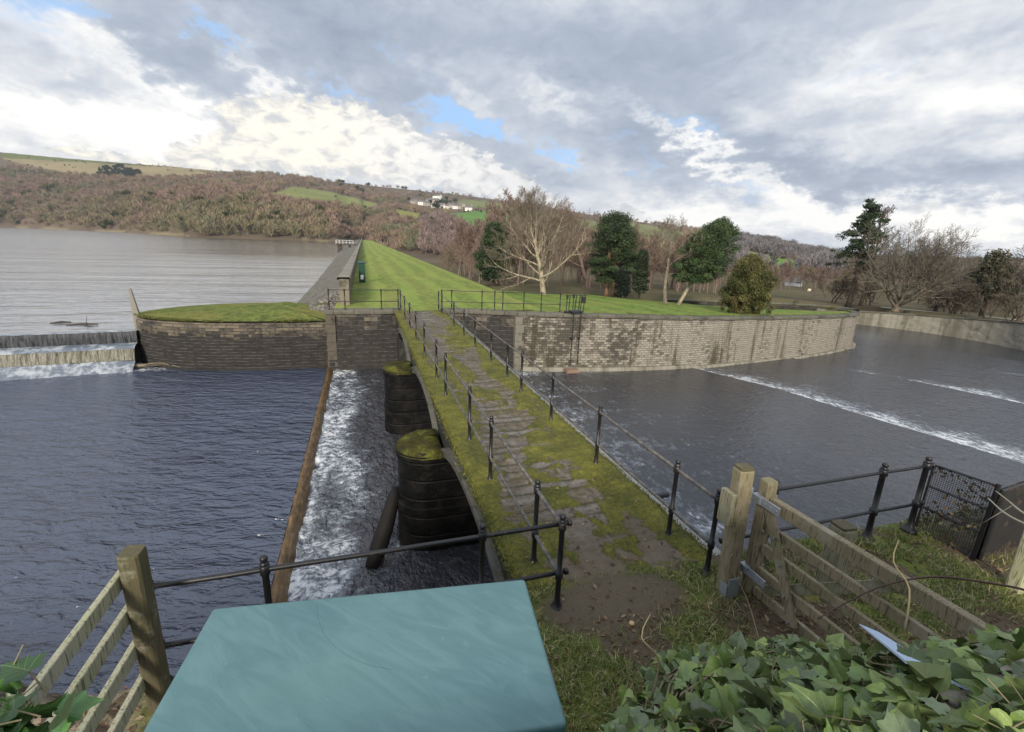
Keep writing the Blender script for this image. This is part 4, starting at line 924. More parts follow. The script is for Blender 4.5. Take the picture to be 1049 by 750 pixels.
scr = n.math('MULTIPLY', n.step(arc, .0035, .0012), n.step(n.math('ADD', x, n.math('MULTIPLY', y, .3)), .12, .05)); scr = n.math('MULTIPLY', scr, n.step(n.noise(g, 6, 2), .38, .5))
col = n.mix(n.math('MULTIPLY', scr, .5), col, (.04, .1, .12))
col = n.mix(n.math('MULTIPLY', n.step(spk, .715, .75), .6), col, (.03, .045, .04)); col = n.mix(n.math('MULTIPLY', n.step(n.noise(g, 28, 4, .75), .66, .74), .55), col, (.27, .34, .32)); col = n.mix(n.math('MULTIPLY', n.step(n.vor(g, 5.), .035, .015), .8), col, (.05, .045, .03))
n.done(col, n.math('ADD', .34, n.math('MULTIPLY', grime, .22)), n.bump(n.math('ADD', sm, n.math('MULTIPLY', spk, .02)), .25, .012), .5); M_TEAL = n.m
bm = bmesh.new(); bmesh.ops.create_cube(bm, size=1.)
bmesh.ops.scale(bm, vec=(KW, KD, .2), verts=bm.verts); bmesh.ops.translate(bm, vec=(0, 0, KT - .1), verts=bm.verts)
bmesh.ops.bevel(bm, geom=[e for e in bm.edges], offset=.02, segments=5, affect='EDGES', profile=.5)
bm_obj('lid', bm, M_TEAL, ks)
bm = bmesh.new(); bmesh.ops.create_cube(bm, size=1.)
bmesh.ops.scale(bm, vec=(KW - .07, KD - .07, KT - .32), verts=bm.verts); bmesh.ops.translate(bm, vec=(0, 0, (KT - .2 + .1) / 2), verts=bm.verts)
bmesh.ops.bevel(bm, geom=[e for e in bm.edges], offset=.012, segments=3, affect='EDGES', profile=.5); bm_obj('body', bm, M_TEAL, ks)
for sx in (-1, 1):
    bm = bmesh.new(); bmesh.ops.create_cube(bm, size=1.); bmesh.ops.scale(bm, vec=(KW / 2 - .09, .03, KT - .6), verts=bm.verts)
    bmesh.ops.translate(bm, vec=(sx * (KW / 4 - .02), KD / 2 - .03, KT / 2 - .05), verts=bm.verts); bmesh.ops.bevel(bm, geom=[e for e in bm.edges], offset=.008, segments=2, affect='EDGES'); bm_obj('door', bm, M_TEAL, ks)
bm = bmesh.new(); bmesh.ops.create_cube(bm, size=1.); bmesh.ops.scale(bm, vec=(KW + .08, KD + .08, .22), verts=bm.verts); bmesh.ops.translate(bm, vec=(0, 0, 0.0), verts=bm.verts); bm_obj('plinth', bm, M_CONC, ks, False)

# ------------------------------------------------------------------ timber gate, posts, fence
WOODA = m_wood('weathered_timber', (.27, .225, .15), (.16, .155, .075), .5); WOODB = m_wood('green_timber', (.27, .255, .18), (.17, .185, .09), .6); WOODC = m_wood('dark_timber', (.105, .088, .052), (.075, .08, .035), .5)
GALV = m_simple('galvanised_steel', (.33, .36, .40), .55, .25, 12, .1, .6, .5)
def beam(g, A, B, w_, h_, up=(0, 0, 1)):
    A = np.array(A, float); B = np.array(B, float); d = B - A; L = np.linalg.norm(d); d /= L
    s = np.cross(d, up); s /= np.linalg.norm(s); u2 = np.cross(s, d); bv = .12 * min(w_, h_)
    pr = [(-1, -1), (1, -1), (1, 1), (-1, 1)]; ring = []
    for cx_, cz_ in pr:
        for (ox, oz) in (((0, -cz_), (-cx_, 0)) if cx_ * cz_ > 0 else ((-cx_, 0), (0, -cz_))):
            ring.append(s * (cx_ * w_ / 2 + ox * bv) + u2 * (cz_ * h_ / 2 + oz * bv))
    ring = np.array(ring); m = 8
    V = np.concatenate([A + ring * .94, A + ring + d * bv, B + ring - d * bv, B + ring * .94, [A], [B]])
    Q = [[i * m + k, i * m + (k + 1) % m, (i + 1) * m + (k + 1) % m, (i + 1) * m + k] for i in range(3) for k in range(m)]
    T = [[4 * m, (k + 1) % m, k] for k in range(m)] + [[4 * m + 1, 3 * m + k, 3 * m + (k + 1) % m] for k in range(m)]
    g.add(V, Q, T); return g
def timber_post(name, label, base, h, w_, mat, lean=(0, 0), group=None, brackets=None, rot=0., weather=True):
    base = np.array(base, float); t = thing(name, label, 'post', base, group)
    top = base + (lean[0], lean[1], h); g = Geo()
    beam(g, base - (0, 0, .1), top - (0, 0, .03), w_, w_, up=(math.sin(rot), math.cos(rot), 0))
    build('shaft', g, mat, t)
    g = Geo(); beam(g, top - (0, 0, .032), top, w_ * .93, w_ * .93, up=(math.sin(rot), math.cos(rot), 0)); build('post_top', g, WOODC, t)
    return t
hp = timber_post('gate_post', 'tall square timber gate post with a pale metal shoe beside the footbridge railing', (4.22, 3.98, 0), 1.74, .185, WOODA, (-.03, .02), rot=.12)
g = Geo(); g.box((4.13, 3.862, .0), (4.29, 3.877, .28)); g.box((4.11, 3.87, 0), (4.122, 3.98, .2)); build('metal_shoe', g, GALV, hp)
g = Geo(); beam(g, (4.05, 4.02, 1.0), (4.05, 4.02, 1.42), .07, .2, up=(0, 1, 0)); build('packing_board', g, WOODB, hp)
timber_post('gate_stop_post', 'short square mossy timber post with a flat top standing behind the open gate', (5.55, 3.66, -.02), .98, .23, WOODB, (0, 0), rot=.1)
timber_post('fence_post', 'pale green round-edged timber post at the right edge beside the rusty sheet', (8.12, 3.05, -.03), 1.3, .17, m_wood('pale_post', (.40, .39, .25), (.27, .29, .12), .5), (.05, .02))
gt = thing('field_gate', 'weathered five-bar timber field gate standing open towards the ivy', 'gate', (4.5, 3.92, 0))
gd_ = np.array([.045, -1., 0]); gd_ /= np.linalg.norm(gd_); ge = np.array([4.5, 3.9, 0.])
def gp_(t, z, o=0.): return ge + gd_ * t + np.array([.999, .045, 0]) * o + np.array([0, 0, z])
g = Geo(); beam(g, gp_(.0, .04), gp_(0, 1.57), .15, .15, up=(0, 1, 0)); build('hanging_stile', g, WOODA, gt)
g = Geo(); beam(g, gp_(2.6, .06), gp_(2.6, 1.45), .1, .12, up=(0, 1, 0)); build('closing_stile', g, WOODA, gt)
g = Geo(); beam(g, gp_(.08, 1.31), gp_(2.6, 1.31), .085, .16); build('top_rail', g, WOODA, gt)
for z, h_ in ((.98, .12), (.7, .12), (.38, .12), (.1, .12)):
    g = Geo(); beam(g, gp_(.08, z), gp_(2.6, z + .01), .05, h_); build('rail', g, WOODA, gt)
g = Geo(); beam(g, gp_(.1, 1.3, -.07), gp_(.68, .1, -.07), .035, .12); build('brace', g, WOODA, gt)
g = Geo(); beam(g, gp_(.08, .06, .05), gp_(1.5, 1.28, .05), .035, .12); build('brace', g, WOODB, gt)
for z, zz in ((1.33, 1.33), (.36, .36)):
    g = Geo()
    g.box((4.38, 3.6, z - .05), (4.4, 3.92, z + .05)); g.box((4.36, 3.86, z - .045), (4.62, 3.985, z + .045)); g.tube([(4.365, 4.0, z - .1), (4.365, 4.0, z + .1)], .02, 8)
    for yy in (3.64, 3.72, 3.8): g.tube([(4.372, yy, z), (4.385, yy, z)], .014, 6)
    build('strap_hinge', g, GALV, gt)
for t_, z in ((.12, .98), (.4, .7), (.52, .38), (.27, .98), (.63, .12)):
    build('bolt', Geo().lathe(gp_(t_, z, -.1) , [(-.012, .012), (.012, .012)], 8), GALV, gt)
# left fence
M_FENCE = m_wood('pale_rail', (.36, .35, .25), (.22, .25, .11), .4)
lf = thing('timber_fence', 'weathered four-rail timber fence slanting away beside the pond at the left corner', 'fence', (-1.93, 4.05, 0))
fd = np.array([-.13, -.982, -.14])
g = Geo(); beam(g, (-1.93, 4.12, -.25), (-1.87, 4.0, 1.7), .155, .155, up=(.1, 1, 0)); build('post', g, WOODC, lf)
for z in (1.44, 1.1, .74, .38):
    a_ = np.array([-1.99, 4.03, z]); g = Geo(); beam(g, a_ - fd * .05, a_ + fd * 2.2, .05, .135); build('rail', g, M_FENCE, lf)
g = Geo(); beam(g, np.array([-1.95, 4.05, -.3]) + fd * 2.2, np.array([-1.95, 4.05, 1.75]) + fd * 2.2, .18, .18, up=(0, 1, 0)); build('post', g, WOODC, lf)

# ------------------------------------------------------------------ wire mesh panel and rusty sheet at the right
mp = thing('mesh_panel', 'black framed wire mesh panel choked with dead leaves at the end of the right railing', 'mesh panel', (8.33, 4.05, -.05))
A = np.array([8.33, 4.42, -.06]); B = np.array([8.33, 3.64, -.06]); TA = np.array([8.35, 4.42, 1.07]); TB = np.array([8.37, 3.64, 1.12])
def qp(a_, b_): return (A * (1 - a_) + B * a_) * (1 - b_) + (TA * (1 - a_) + TB * a_) * b_
g = Geo()
for p0, p1 in (((0, 0), (0, 1)), ((1, 0), (1, 1.03)), ((0, 1), (1, 1)), ((0, .03), (1, .03)), ((0, .36), (1, .36)), ((0, .68), (1, .68))): g.tube([qp(*p0), qp(*p1)], .017 if p0[0] != 1 else .032, 8)
build('frame', g, IRON, mp)
g = Geo(); a_, b_ = [], []
for k in range(27): a_.append(qp(k / 26, .02)); b_.append(qp(k / 26, 1))
for k in range(38): a_.append(qp(0, k / 37)); b_.append(qp(1, k / 37))
a_, b_ = np.array(a_), np.array(b_); g.segs(a_, b_, np.full(len(a_), .0034), np.full(len(a_), .0034), 4); build('wire_mesh', g, IRON, mp)
m = 420; uu = rng.random(m); vv = rng.random(m) ** 1.5; kk = fbm(uu * 5, vv * 5, 3) > .44; uu, vv = uu[kk], vv[kk]
pts = np.array([qp(a1, b1) for a1, b1 in zip(uu, vv)]) + np.c_[rng.normal(.02, .02, len(uu)), np.zeros((len(uu), 2))]
th = rng.random(len(uu)) * 6.28; s_ = .012 + .018 * rng.random(len(uu)); axv = np.stack([rng.normal(0, .3, len(uu)), np.cos(th), np.sin(th)], 1) * s_[:, None]; ayv = np.stack([rng.normal(0, .3, len(uu)), -np.sin(th), np.cos(th)], 1) * (s_ * .6)[:, None]
g = Geo().quads(pts, axv, ayv, np.array(((.12, .07, .04), (.16, .11, .06), (.06, .06, .025), (.2, .16, .1)))[rng.integers(0, 4, len(uu))]); build('caught_leaves', g, M_BLADE, mp)
rs = thing('dark_mesh_screen', 'dark close-woven metal screen beside the wire mesh panel at the right edge', 'screen', (9, 3.6, -.05))
g = Geo()
ps = np.array([(8.42 + t * 1.9, 3.62 + .12 * t) for t in np.linspace(0, 1, 30)]); zt = 1.06 + .1 * np.linspace(0, 1, 30)
g.grid(np.stack([np.c_[ps, np.full(30, -.1)], np.c_[ps + [0, .01 * 0], zt * .5], np.c_[ps, zt], np.c_[ps + [0, .03], zt], np.c_[ps + [0, .03], np.full(30, -.1)]], 1))
n = NT('rusty_screen'); gg_ = n.geo(); xx, yy, zz = n.sep(gg_)
wv = n.math('MULTIPLY', n.math('SINE', n.math('MULTIPLY', n.math('ADD', xx, zz), 220.)), n.math('SINE', n.math('MULTIPLY', n.math('SUBTRACT', xx, zz), 220.)))
col = n.mix(n.noise(gg_, 7, 6, .7), (.012, .012, .013), (.05, .047, .044)); col = n.mix(n.step(wv, .0, .6), col, (.025, .025, .027))
col = n.mix(n.step(n.noise(gg_, 3.2, 5, .7), .55, .7), col, (.11, .07, .045)); n.done(col, .7, n.bump(wv, .6, .004), .08)
build('sheet', g, n.m, rs); g = Geo(); g.tube([(8.4, 3.6, 1.06), (10.3, 3.72, 1.17)], .016, 6); g.tube([(10.32, 3.74, -.1), (10.32, 3.74, 1.2)], .03, 8); build('edge_bar', g, IRON, rs)

# ------------------------------------------------------------------ boundary wall buried in ivy
bw = thing('boundary_wall', 'low stone roadside wall under the ivy in the foreground', 'wall', (0, .5, 0))
p = np.array([(x, .3, 2.78) for x in np.arange(-3.4, 6.5, .25)])[::-1]
wall_strip(np.array([(x, .68, 2.78) for x in np.arange(6.5, -3.5, -.25)]), -.1, M_PARW, 'stone_face', bw, .02, .42, .02)
coping_strip(np.array([(x, .68, 2.86) for x in np.arange(6.5, -3.5, -.25)]), -.47, .05, .1, M_PCOP, 'coping', bw)

def ivy_leaf_proto(sd):
    """one lobed leaf, petiole at the origin, tip along +y, unit length, cupped along the midrib"""
    r_ = np.random.default_rng(sd)
    half = [(0, -.02), (.13, -.14), (.3, -.13), (.42, .0), (.60, .12), (.47, .24), (.36, .33), (.44, .5), (.42, .60), (.26, .62), (.17, .74), (.09, .9), (0, 1.03)]
    if sd % 3 == 1: half = [(0, -.02), (.15, -.12), (.34, -.06), (.48, .12), (.52, .28), (.42, .46), (.3, .62), (.2, .78), (.09, .93), (0, 1.03)]   # adult, heart shaped
    if sd % 3 == 2: half = [(0, -.02), (.12, -.15), (.33, -.15), (.5, -.02), (.66, .2), (.5, .27), (.39, .36), (.40, .5), (.26, .57), (.15, .76), (.07, .93), (0, 1.03)]
    half = np.array(half) * [1 + .1 * r_.normal(), 1.]
    k = len(half); V = []; U = []; Q = []
    fold = .05 + .34 * r_.random(); droop = .08 + .42 * r_.random(); wav = r_.random() * 6
    def z(x, y): return fold * abs(x) * 1.6 - .35 * x * x - droop * y * y + .03 * math.sin(9 * y + wav) * abs(x) * 3
    for sgn in (1, -1):
        b0 = len(V)
        for (x, y) in half:
            for f in (0, .5, 1.):
                yy = y if f == 1 else y + (max(0, min(1, y)) - y) * (1 - f) ** 1.0
                xx = x * f * sgn; V.append((xx, yy, z(xx, yy))); U.append((xx, yy))
        for i in range(k - 1):
            for j in range(2):
                a1, b1, c1, d1 = b0 + i * 3 + j, b0 + i * 3 + j + 1, b0 + (i + 1) * 3 + j + 1, b0 + (i + 1) * 3 + j
                Q.append([a1, b1, c1, d1] if sgn > 0 else [d1, c1, b1, a1])
    return np.array(V), np.array(Q), np.array(U)
PROTO = [ivy_leaf_proto(s) for s in range(9)]
n = NT('ivy_leaf'); uvn = n.uv(); lx, ly, _z = n.sep(uvn); tint = n.attr(); ax_ = n.math('ABSOLUTE', lx)
mid = n.step(ax_, .022, .006)
v1 = n.math('ABSOLUTE', n.math('SUBTRACT', n.math('SUBTRACT', ly, .02), n.math('MULTIPLY', ax_, .42))); v2 = n.math('ABSOLUTE', n.math('SUBTRACT', n.math('SUBTRACT', ly, .16), n.math('MULTIPLY', ax_, 1.0))); v3 = n.math('ABSOLUTE', n.math('SUBTRACT', n.math('SUBTRACT', ly, .38), n.math('MULTIPLY', ax_, 1.2)))
vn = n.math('MAXIMUM', mid, n.math('MAXIMUM', n.step(v1, .02, .004), n.math('MAXIMUM', n.step(v2, .018, .004), n.step(v3, .014, .003))))
g = n.geo(); mot = n.noise(g, 26, 5, .7); mot2 = n.noise(g, 90, 3)
col = n.mix(n.math('MULTIPLY', n.step(mot, .35, .65), .5), tint, n.mix(1., tint, (.5, .55, .5), 'MULTIPLY'))
col = n.mix(n.math('MULTIPLY', vn, .45), col, (.17, .22, .10))
back = n.node('ShaderNodeNewGeometry').outputs['Backfacing']
col = n.mix(n.math('MULTIPLY', back, .6), col, (.17, .21, .09))
n.done(col, n.math('ADD', .17, n.math('MULTIPLY', mot, .34)), n.bump(n.math('ADD', n.math('MULTIPLY', vn, -.6), mot2), .35, .004), .45); M_IVY = n.m
M_STEM = m_simple('ivy_stem', (.17, .14, .08), .7, .4, 20)
def ivy_leaves(pos, nrm, size, cols):
    g = Geo(); m = len(pos)
    up = np.array([0, 0, 1.]); stems_a, stems_b = [], []
    for i in range(m):
        V, Q, U = PROTO[rng.integers(0, len(PROTO))]
        nz = nrm[i] / np.linalg.norm(nrm[i])
        dn = np.array([rng.normal(0, .8), rng.normal(.35, .8), -.35 + rng.normal(0, .5)]); yv = dn - nz * (dn @ nz); yv /= np.linalg.norm(yv) + 1e-9
        xv = np.cross(yv, nz); s_ = size[i]
        g.add(pos[i] + (V[:, :1] * xv + V[:, 1:2] * yv + V[:, 2:] * nz) * s_, Q, None, cols[i], U)
        stems_a.append(pos[i]); stems_b.append(pos[i] - yv * s_ * .55 - nz * s_ * (.35 + .4 * rng.random()))
    return g, np.array(stems_a), np.array(stems_b)
# mound: from the wall top down to the gate; silhouette line then back to the wall
FRONT = np.array([(.50, .92, 2.68), (.74, 1.08, 2.56), (1.15, 1.45, 2.3), (1.6, 1.78, 1.95), (2.1, 2.0, 1.58), (2.65, 2.28, 1.24), (3.1, 2.3, 1.12), (3.57, 2.14, 1.08), (3.97, 1.9, 1.2), (4.28, 1.68, 1.38), (4.6, 1.55, 1.66), (5.3, 1.5, 1.95), (6.2, 1.4, 2.0)])
BACK = np.array([(.46, .42, 2.98), (.62, .4, 3.02), (.85, .4, 3.1), (1.1, .4, 3.18), (1.35, .4, 3.2), (1.6, .4, 3.2), (1.9, .4, 3.15), (2.2, .4, 3.1), (2.6, .4, 3.1), (3.0, .4, 3.14), (3.4, .4, 3.3), (4.2, .4, 3.3), (5.2, .4, 3.3)])
def mound(a_, t):
    i = np.clip(a_ * (len(FRONT) - 1), 0, len(FRONT) - 1.001); k = i.astype(int); f = (i - k)[:, None]
    F = FRONT[k] * (1 - f) + FRONT[k + 1] * f; Bk = BACK[k] * (1 - f) + BACK[k + 1] * f
    p = F * (1 - t[:, None]) + Bk * t[:, None]
    p[:, 2] += -.06 + .06 * np.sin(np.pi * np.clip(t, 0, 1)) + .2 * (fbm(p[:, 0] * 2.3, p[:, 1] * 2.3, 3) - .5)
    return p
iv = thing('ivy_bush', 'large glossy green ivy mound spilling over the wall in the lower right corner', 'ivy', (2.4, 1.2, 1.5))
m = 4600; a_ = rng.random(m) ** .9; t = rng.random(m) ** 1.05
p = mound(a_, t); dep = -.2 * rng.random(m) ** 1.2 + .06
eps = .02; pa_ = mound(np.clip(a_ + eps, 0, 1), t); pb_ = mound(a_, np.clip(t + eps, 0, 1.2)); nr = np.cross(pa_ - p, pb_ - p); nr *= np.sign(nr[:, 2:3] + 1e-9); nr /= np.linalg.norm(nr, axis=1)[:, None] + 1e-9
p = p + nr * dep[:, None]
lpx, lpy = project(p); hid = ((lpx - lpy * .2 - 794) / 52) ** 2 + ((lpy - 668) / 34) ** 2 < 1
sel = ~(hid & (rng.random(m) < .55)); p, nr, a_, t = p[sel], nr[sel], a_[sel], t[sel]; m = len(p)
nl = nr * .55 + np.array([0, -.25, .45]) + rng.normal(0, .62, (m, 3))
sz = (.036 + .056 * rng.random(m) ** 1.3) * (1. + .4 * np.clip((t - .25) / .5, 0, 1))
kcol = rng.random(m) + .45 * np.exp(-(((a_ - .42) / .09) ** 2 + ((t - .1) / .2) ** 2)); kcol = np.minimum(kcol, np.where(kcol > 1., .9, kcol)); cols = np.where(kcol[:, None] < .46, [[.10, .155, .04]], np.where(kcol[:, None] < .66, [[.12, .16, .08]], np.where(kcol[:, None] < 1.32, [[.17, .23, .055]], [[.15, .145, .04]]))) * (.55 + .95 * rng.random((m, 1)))
g, sa_, sb_ = ivy_leaves(p, nl, sz, cols); build('leaves', g, M_IVY, iv, smooth=True)
g = Geo().segs(sa_, sb_, np.full(m, .0018), np.full(m, .0022), 4)
for k in range(40):
    a0 = rng.random(); tt = np.linspace(rng.random() * .3, .4 + .6 * rng.random(), 9); q = mound(np.clip(a0 + .03 * np.cumsum(rng.normal(0, 1, 9)), 0, 1), tt); q[:, 2] += .0 + .05 * np.sin(np.linspace(0, 3, 9))
    g.tube(q, np.linspace(.007, .003, 9), 6)
for (q0, q1, q2) in (((2.35, 1.75, 1.55), (2.55, 2.2, 1.75), (2.48, 2.35, 1.95)), ((2.9, .95, 2.85), (2.98, 1.0, 3.05), (2.95, 1.05, 3.2)), ((1.0, 1.2, 2.5), (1.05, 1.25, 2.62), (.98, 1.28, 2.72)), ((2.0, 1.0, 2.75), (2.05, 1.05, 2.9), (2.0, 1.1, 3.0))):
    qq = smooth_path([q0, q1, q2, tuple(np.array(q2) + (.05, .03, .07))], .03); g.tube(qq, np.linspace(.005, .002, len(qq)), 6)
build('stems', g, M_STEM, iv, smooth=True)
# dark litter surface inside the mound so that the gaps look into shade
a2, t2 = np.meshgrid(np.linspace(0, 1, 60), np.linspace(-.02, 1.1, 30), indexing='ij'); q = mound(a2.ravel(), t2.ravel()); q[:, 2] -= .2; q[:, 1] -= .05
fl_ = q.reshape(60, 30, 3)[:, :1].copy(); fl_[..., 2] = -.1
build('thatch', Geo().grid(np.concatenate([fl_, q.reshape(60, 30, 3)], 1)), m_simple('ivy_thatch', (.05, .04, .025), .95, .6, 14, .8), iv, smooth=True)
# left sprig
il = thing('ivy_sprig', 'small clump of bright green ivy leaves in the lower left corner before the timber fence', 'ivy', (-.95, .9, 2.8))
m = 75; cx_ = np.array([on_y(2, 735, .92) for _ in range(m)]) + np.c_[rng.normal(-.04, .06, m), rng.normal(0, .05, m), rng.normal(-.05, .055, m)]
nl = np.array([0.1, -.5, .8]) + rng.normal(0, .5, (m, 3)); cols = np.array([[.05, .12, .028]]) * (.6 + .9 * rng.random((m, 1)))
g, sa_, sb_ = ivy_leaves(cx_, nl, .03 + .04 * rng.random(m), cols); build('leaves', g, M_IVY, il, smooth=True)
g = Geo().segs(sa_, sb_, np.full(m, .0016), np.full(m, .002), 4)
for k in range(5): g.tube([(-1.3 + .15 * k, .66, 2.8), (-1.1 + .08 * k, .8, 3.0), cx_[k]], [.006, .005, .003], 6)
build('stems', g, M_STEM, il, smooth=True)
# bramble arching over the gate, two pale bare twigs
M_BRAM = m_simple('bramble_stem', (.07, .035, .03), .6, .4, 20)
def spline(P, k=8): return smooth_path(P, .05)
bp = [on_z(838, 634, 1.15), on_z(862, 620, 1.22), on_z(905, 600, 1.4), on_z(955, 591, 1.5), on_z(1005, 596, 1.6), on_z(1055, 606, 1.7), on_z(1085, 625, 1.75)]
q = smooth_path(bp, .06); g = Geo().tube(q, np.linspace(.006, .010, len(q)), 6)
for k in range(0, len(q), 3): g.segs([q[k]], [q[k] + rng.normal(0, .012, 3)], [.003], [.0005], 3)
tag(build('bramble', g, M_BRAM, smooth=True, base=q[0]), 'long dark red bramble stem arching over the gate from the right', 'bramble')
for lab, P in (('upper pale bare twig sticking in from the right edge in front of the dark screen', [(1060, 532), (1046, 524), (1034, 514), (1020, 503)]), ('lower pale bare twig sticking in from the right edge in front of the dark screen', [(1060, 541), (1042, 533), (1027, 524), (1012, 510)])):
    q = smooth_path([on_z(a1, b1, 1.95) for a1, b1 in P], .06); g = Geo().tube(q, np.linspace(.011, .004, len(q)), 6)
    g.tube([q[len(q) // 2], q[len(q) // 2] + (-.05, .08, -.16)], [.005, .002], 5)
    tag(build('bare_twig', g, m_simple('pale_twig', (.42, .37, .27), .7), smooth=True, base=q[0]), lab, 'twig', 'pale twigs at the right edge')
q0 = on_z(800, 660, 1.45); q = smooth_path([q0, on_z(802, 640, 1.5), on_z(798, 615, 1.55), on_z(796, 590, 1.5)], .05)
# pale blue sheet caught in the ivy
gx, gy = np.meshgrid(np.linspace(0, 1, 240), np.linspace(0, 1, 120), indexing='ij'); mp_ = mound(gx.ravel(), gy.ravel()); mx, my = project(mp_)
def on_mound(px_, py_, lift):
    k = int(np.argmin((mx - px_) ** 2 + (my - py_) ** 2)); q = mp_[k]; return q + (CP - q) / np.linalg.norm(CP - q) * lift
g = Geo(); b_ = on_mound(962, 694, .2); a_ = on_z(893, 645, 1.5); d = b_ - a_; side = np.cross(d, (0, 0, 1)); side /= np.linalg.norm(side); side *= .085
nt_ = np.cross(d, side); nt_ /= np.linalg.norm(nt_); nt_ *= .004 * np.sign(nt_[2])
V = np.array([a_ - side * .5, a_ + side * .9, b_ + side, b_ - side]); V = np.concatenate([V - nt_, V + nt_])
g.add(V, [[3, 2, 1, 0], [4, 5, 6, 7], [0, 1, 5, 4], [1, 2, 6, 5], [2, 3, 7, 6], [3, 0, 4, 7]])
tag(build('blue_sheet', g, m_simple('pale_blue_plastic', (.50, .62, .80), .4, .12, 8), base=a_), 'pale blue plastic sheet half buried under the ivy leaves beside the gate', 'plastic sheet')
HAZE_D = .00011
# ------------------------------------------------------------------ hills: one polar sheet
AZK = [-50, -28, -24.7, -18.8, -11, -7, -3.7, 3.35, 10.9, 18.8, 30, 42.3, 45.5, 48.8, 54, 64, 88]
ELK = [5.2, 5.45, 5.5, 5.6, 5.75, 5.8, 5.6, 5.3, 4.95, 4.3, 2.75, 1.45, .85, -.05, -.75, -.8, -.8]
RRK = [1900, 1900, 1850, 1800, 1500, 1450, 1500, 1700, 1800, 1800, 1500, 1300, 1250, 1150, 1000, 900, 900]
SAZ = [-50, -28, -23, -15.8, -8, -2.6, -1.2, .6, 3, 7, 12, 20, 30, 45, 60, 88]
SRK = [1100, 1015, 824, 484, 462, 440, 560, 575, 480, 400, 340, 300, 280, 300, 340, 340]
def valley_z(rr):
    return -.045 * np.clip(rr - 28, 0, 34) - .06 * np.clip(rr - 62, 0, 40) - .052 * np.clip(rr - 102, 0, 100)
def terrain(az, rr):
    az = np.asarray(az, float); rr = np.asarray(rr, float)
    Rr = np.interp(az, AZK, RRK); Rs = np.interp(az, SAZ, SRK); H = 4.2 + Rr * np.tan(np.radians(np.interp(az, AZK, ELK)))
    z0 = np.where(az < .3, -1.7, valley_z(rr)); t = (rr - Rs) / (Rr - Rs)
    tt = np.clip(t, 0, 1); prof = np.where(az < .3, .72 * tt + .28 * tt ** .5 * tt ** .3, tt)
    z = z0 + (H - z0) * prof
    x = rr * np.sin(np.radians(az)); y = rr * np.cos(np.radians(az))
    z = z + np.clip(t, 0, .8) * (fbm(x / 160, y / 160, 4) - .5) * 34 * np.sin(np.pi * np.clip(t, 0, 1)) ** .5
    z = z + np.clip(rr - 120, 0, 120) / 120 * (fbm(x / 40, y / 40, 3) - .5) * 3 * (tt < .98)
    z = np.where(t > 1, z - np.minimum((rr - Rr) * .12, 24.), z)
    z = np.where((az < .3) & (t < 0), -1.3 - (Rs - rr) * .2, z)
    z = np.where((az > 43) & (rr < np.interp(az, [43, 48, 54, 57, 61, 64, 66, 70, 76, 82, 88], [77, 76.5, 74.3, 73.9, 72.6, 70.6, 68, 63.5, 56, 48, 44])), -6., z)
    z = np.where((az > 8) & (az <= 43) & (rr < 60), np.minimum(z, valley_z(rr) - .35 - 1.8 * sstep(22, 30, az)), z)
    z = np.where((az >= -1.) & (az < 20) & (rr < 566) & (x < 11.8 + np.interp(y, [38, 60, 200], [0, 4., 22.])), np.minimum(z, -2. - np.interp(y, [38, 60, 200], [0, 1., 8])), z)
    return z
def inpoly(px, py, poly):
    px = np.asarray(px); py = np.asarray(py); c = np.zeros(px.shape, bool); j = len(poly) - 1
    for i in range(len(poly)):
        xi, yi = poly[i]; xj, yj = poly[j]
        c ^= ((yi > py) != (yj > py)) & (px < (xj - xi) * (py - yi) / (yj - yi + 1e-9) + xi); j = i
    return c
FIELDS = [
    ([(0, 152), (60, 159), (150, 166), (235, 171), (235, 173), (150, 171), (60, 166), (0, 164)], (.12, .135, .05)),
    ([(0, 162), (60, 165), (150, 170), (235, 173), (212, 180), (160, 183), (147, 182), (140, 178), (100, 178), (95, 181), (60, 176), (24, 168)], (.23, .19, .105)),
    ([(262, 204), (300, 191), (336, 196), (384, 208), (392, 216), (345, 212), (305, 206)], (.165, .18, .065)),
    ([(398, 213), (428, 218), (434, 228), (412, 224)], (.19, .19, .065)),
    ([(458, 219), (500, 215), (550, 220), (555, 233), (525, 241), (484, 238)], (.10, .185, .05)),
    ([(470, 204), (500, 206), (545, 214), (545, 219), (500, 214), (468, 211)], (.15, .165, .065)),
    ([(545, 216), (640, 232), (655, 246), (560, 240)], (.15, .165, .07)),
    ([(640, 226), (700, 238), (700, 262), (640, 250)], (.15, .16, .07)),
    ([(640, 240), (690, 246), (690, 252), (640, 246)], (.23, .2, .11)),
    ([(793, 264), (820, 268), (818, 279), (798, 275)], (.12, .22, .04)),
    ([(779, 273), (800, 279), (808, 292), (783, 284)], (.27, .2, .1)),
    ([(762, 256), (792, 262), (790, 274), (764, 268)], (.16, .175, .08)),
]
fieldcol = lambda px, py, col: [col.__setitem__(inpoly(px, py, p), c) for p, c in FIELDS]
az = np.concatenate([np.arange(-48, -1, .3), np.arange(-1, 60, .22), np.arange(60, 86, .5)])
rs = np.concatenate([np.geomspace(37, 400, 70), np.linspace(410, 2100, 130)])
A2, R2 = np.meshgrid(az, rs, indexing='ij'); Z2 = terrain(A2, R2)
X2 = R2 * np.sin(np.radians(A2)); Y2 = R2 * np.cos(np.radians(A2)); P = np.stack([X2, Y2, Z2], -1)
px, py = project(P.reshape(-1, 3)); col = np.tile(np.array([.115, .088, .062]), (len(px), 1))
hi_ = fbm(X2 / 60, Y2 / 60, 4).ravel(); col *= (.7 + .6 * hi_)[:, None]
fr = np.zeros(len(px)); 
for poly, c in FIELDS:
    k = inpoly(px, py, poly) & (R2.ravel() > 150); col[k] = np.array(c) * (.8 + .4 * hi_[k, None])
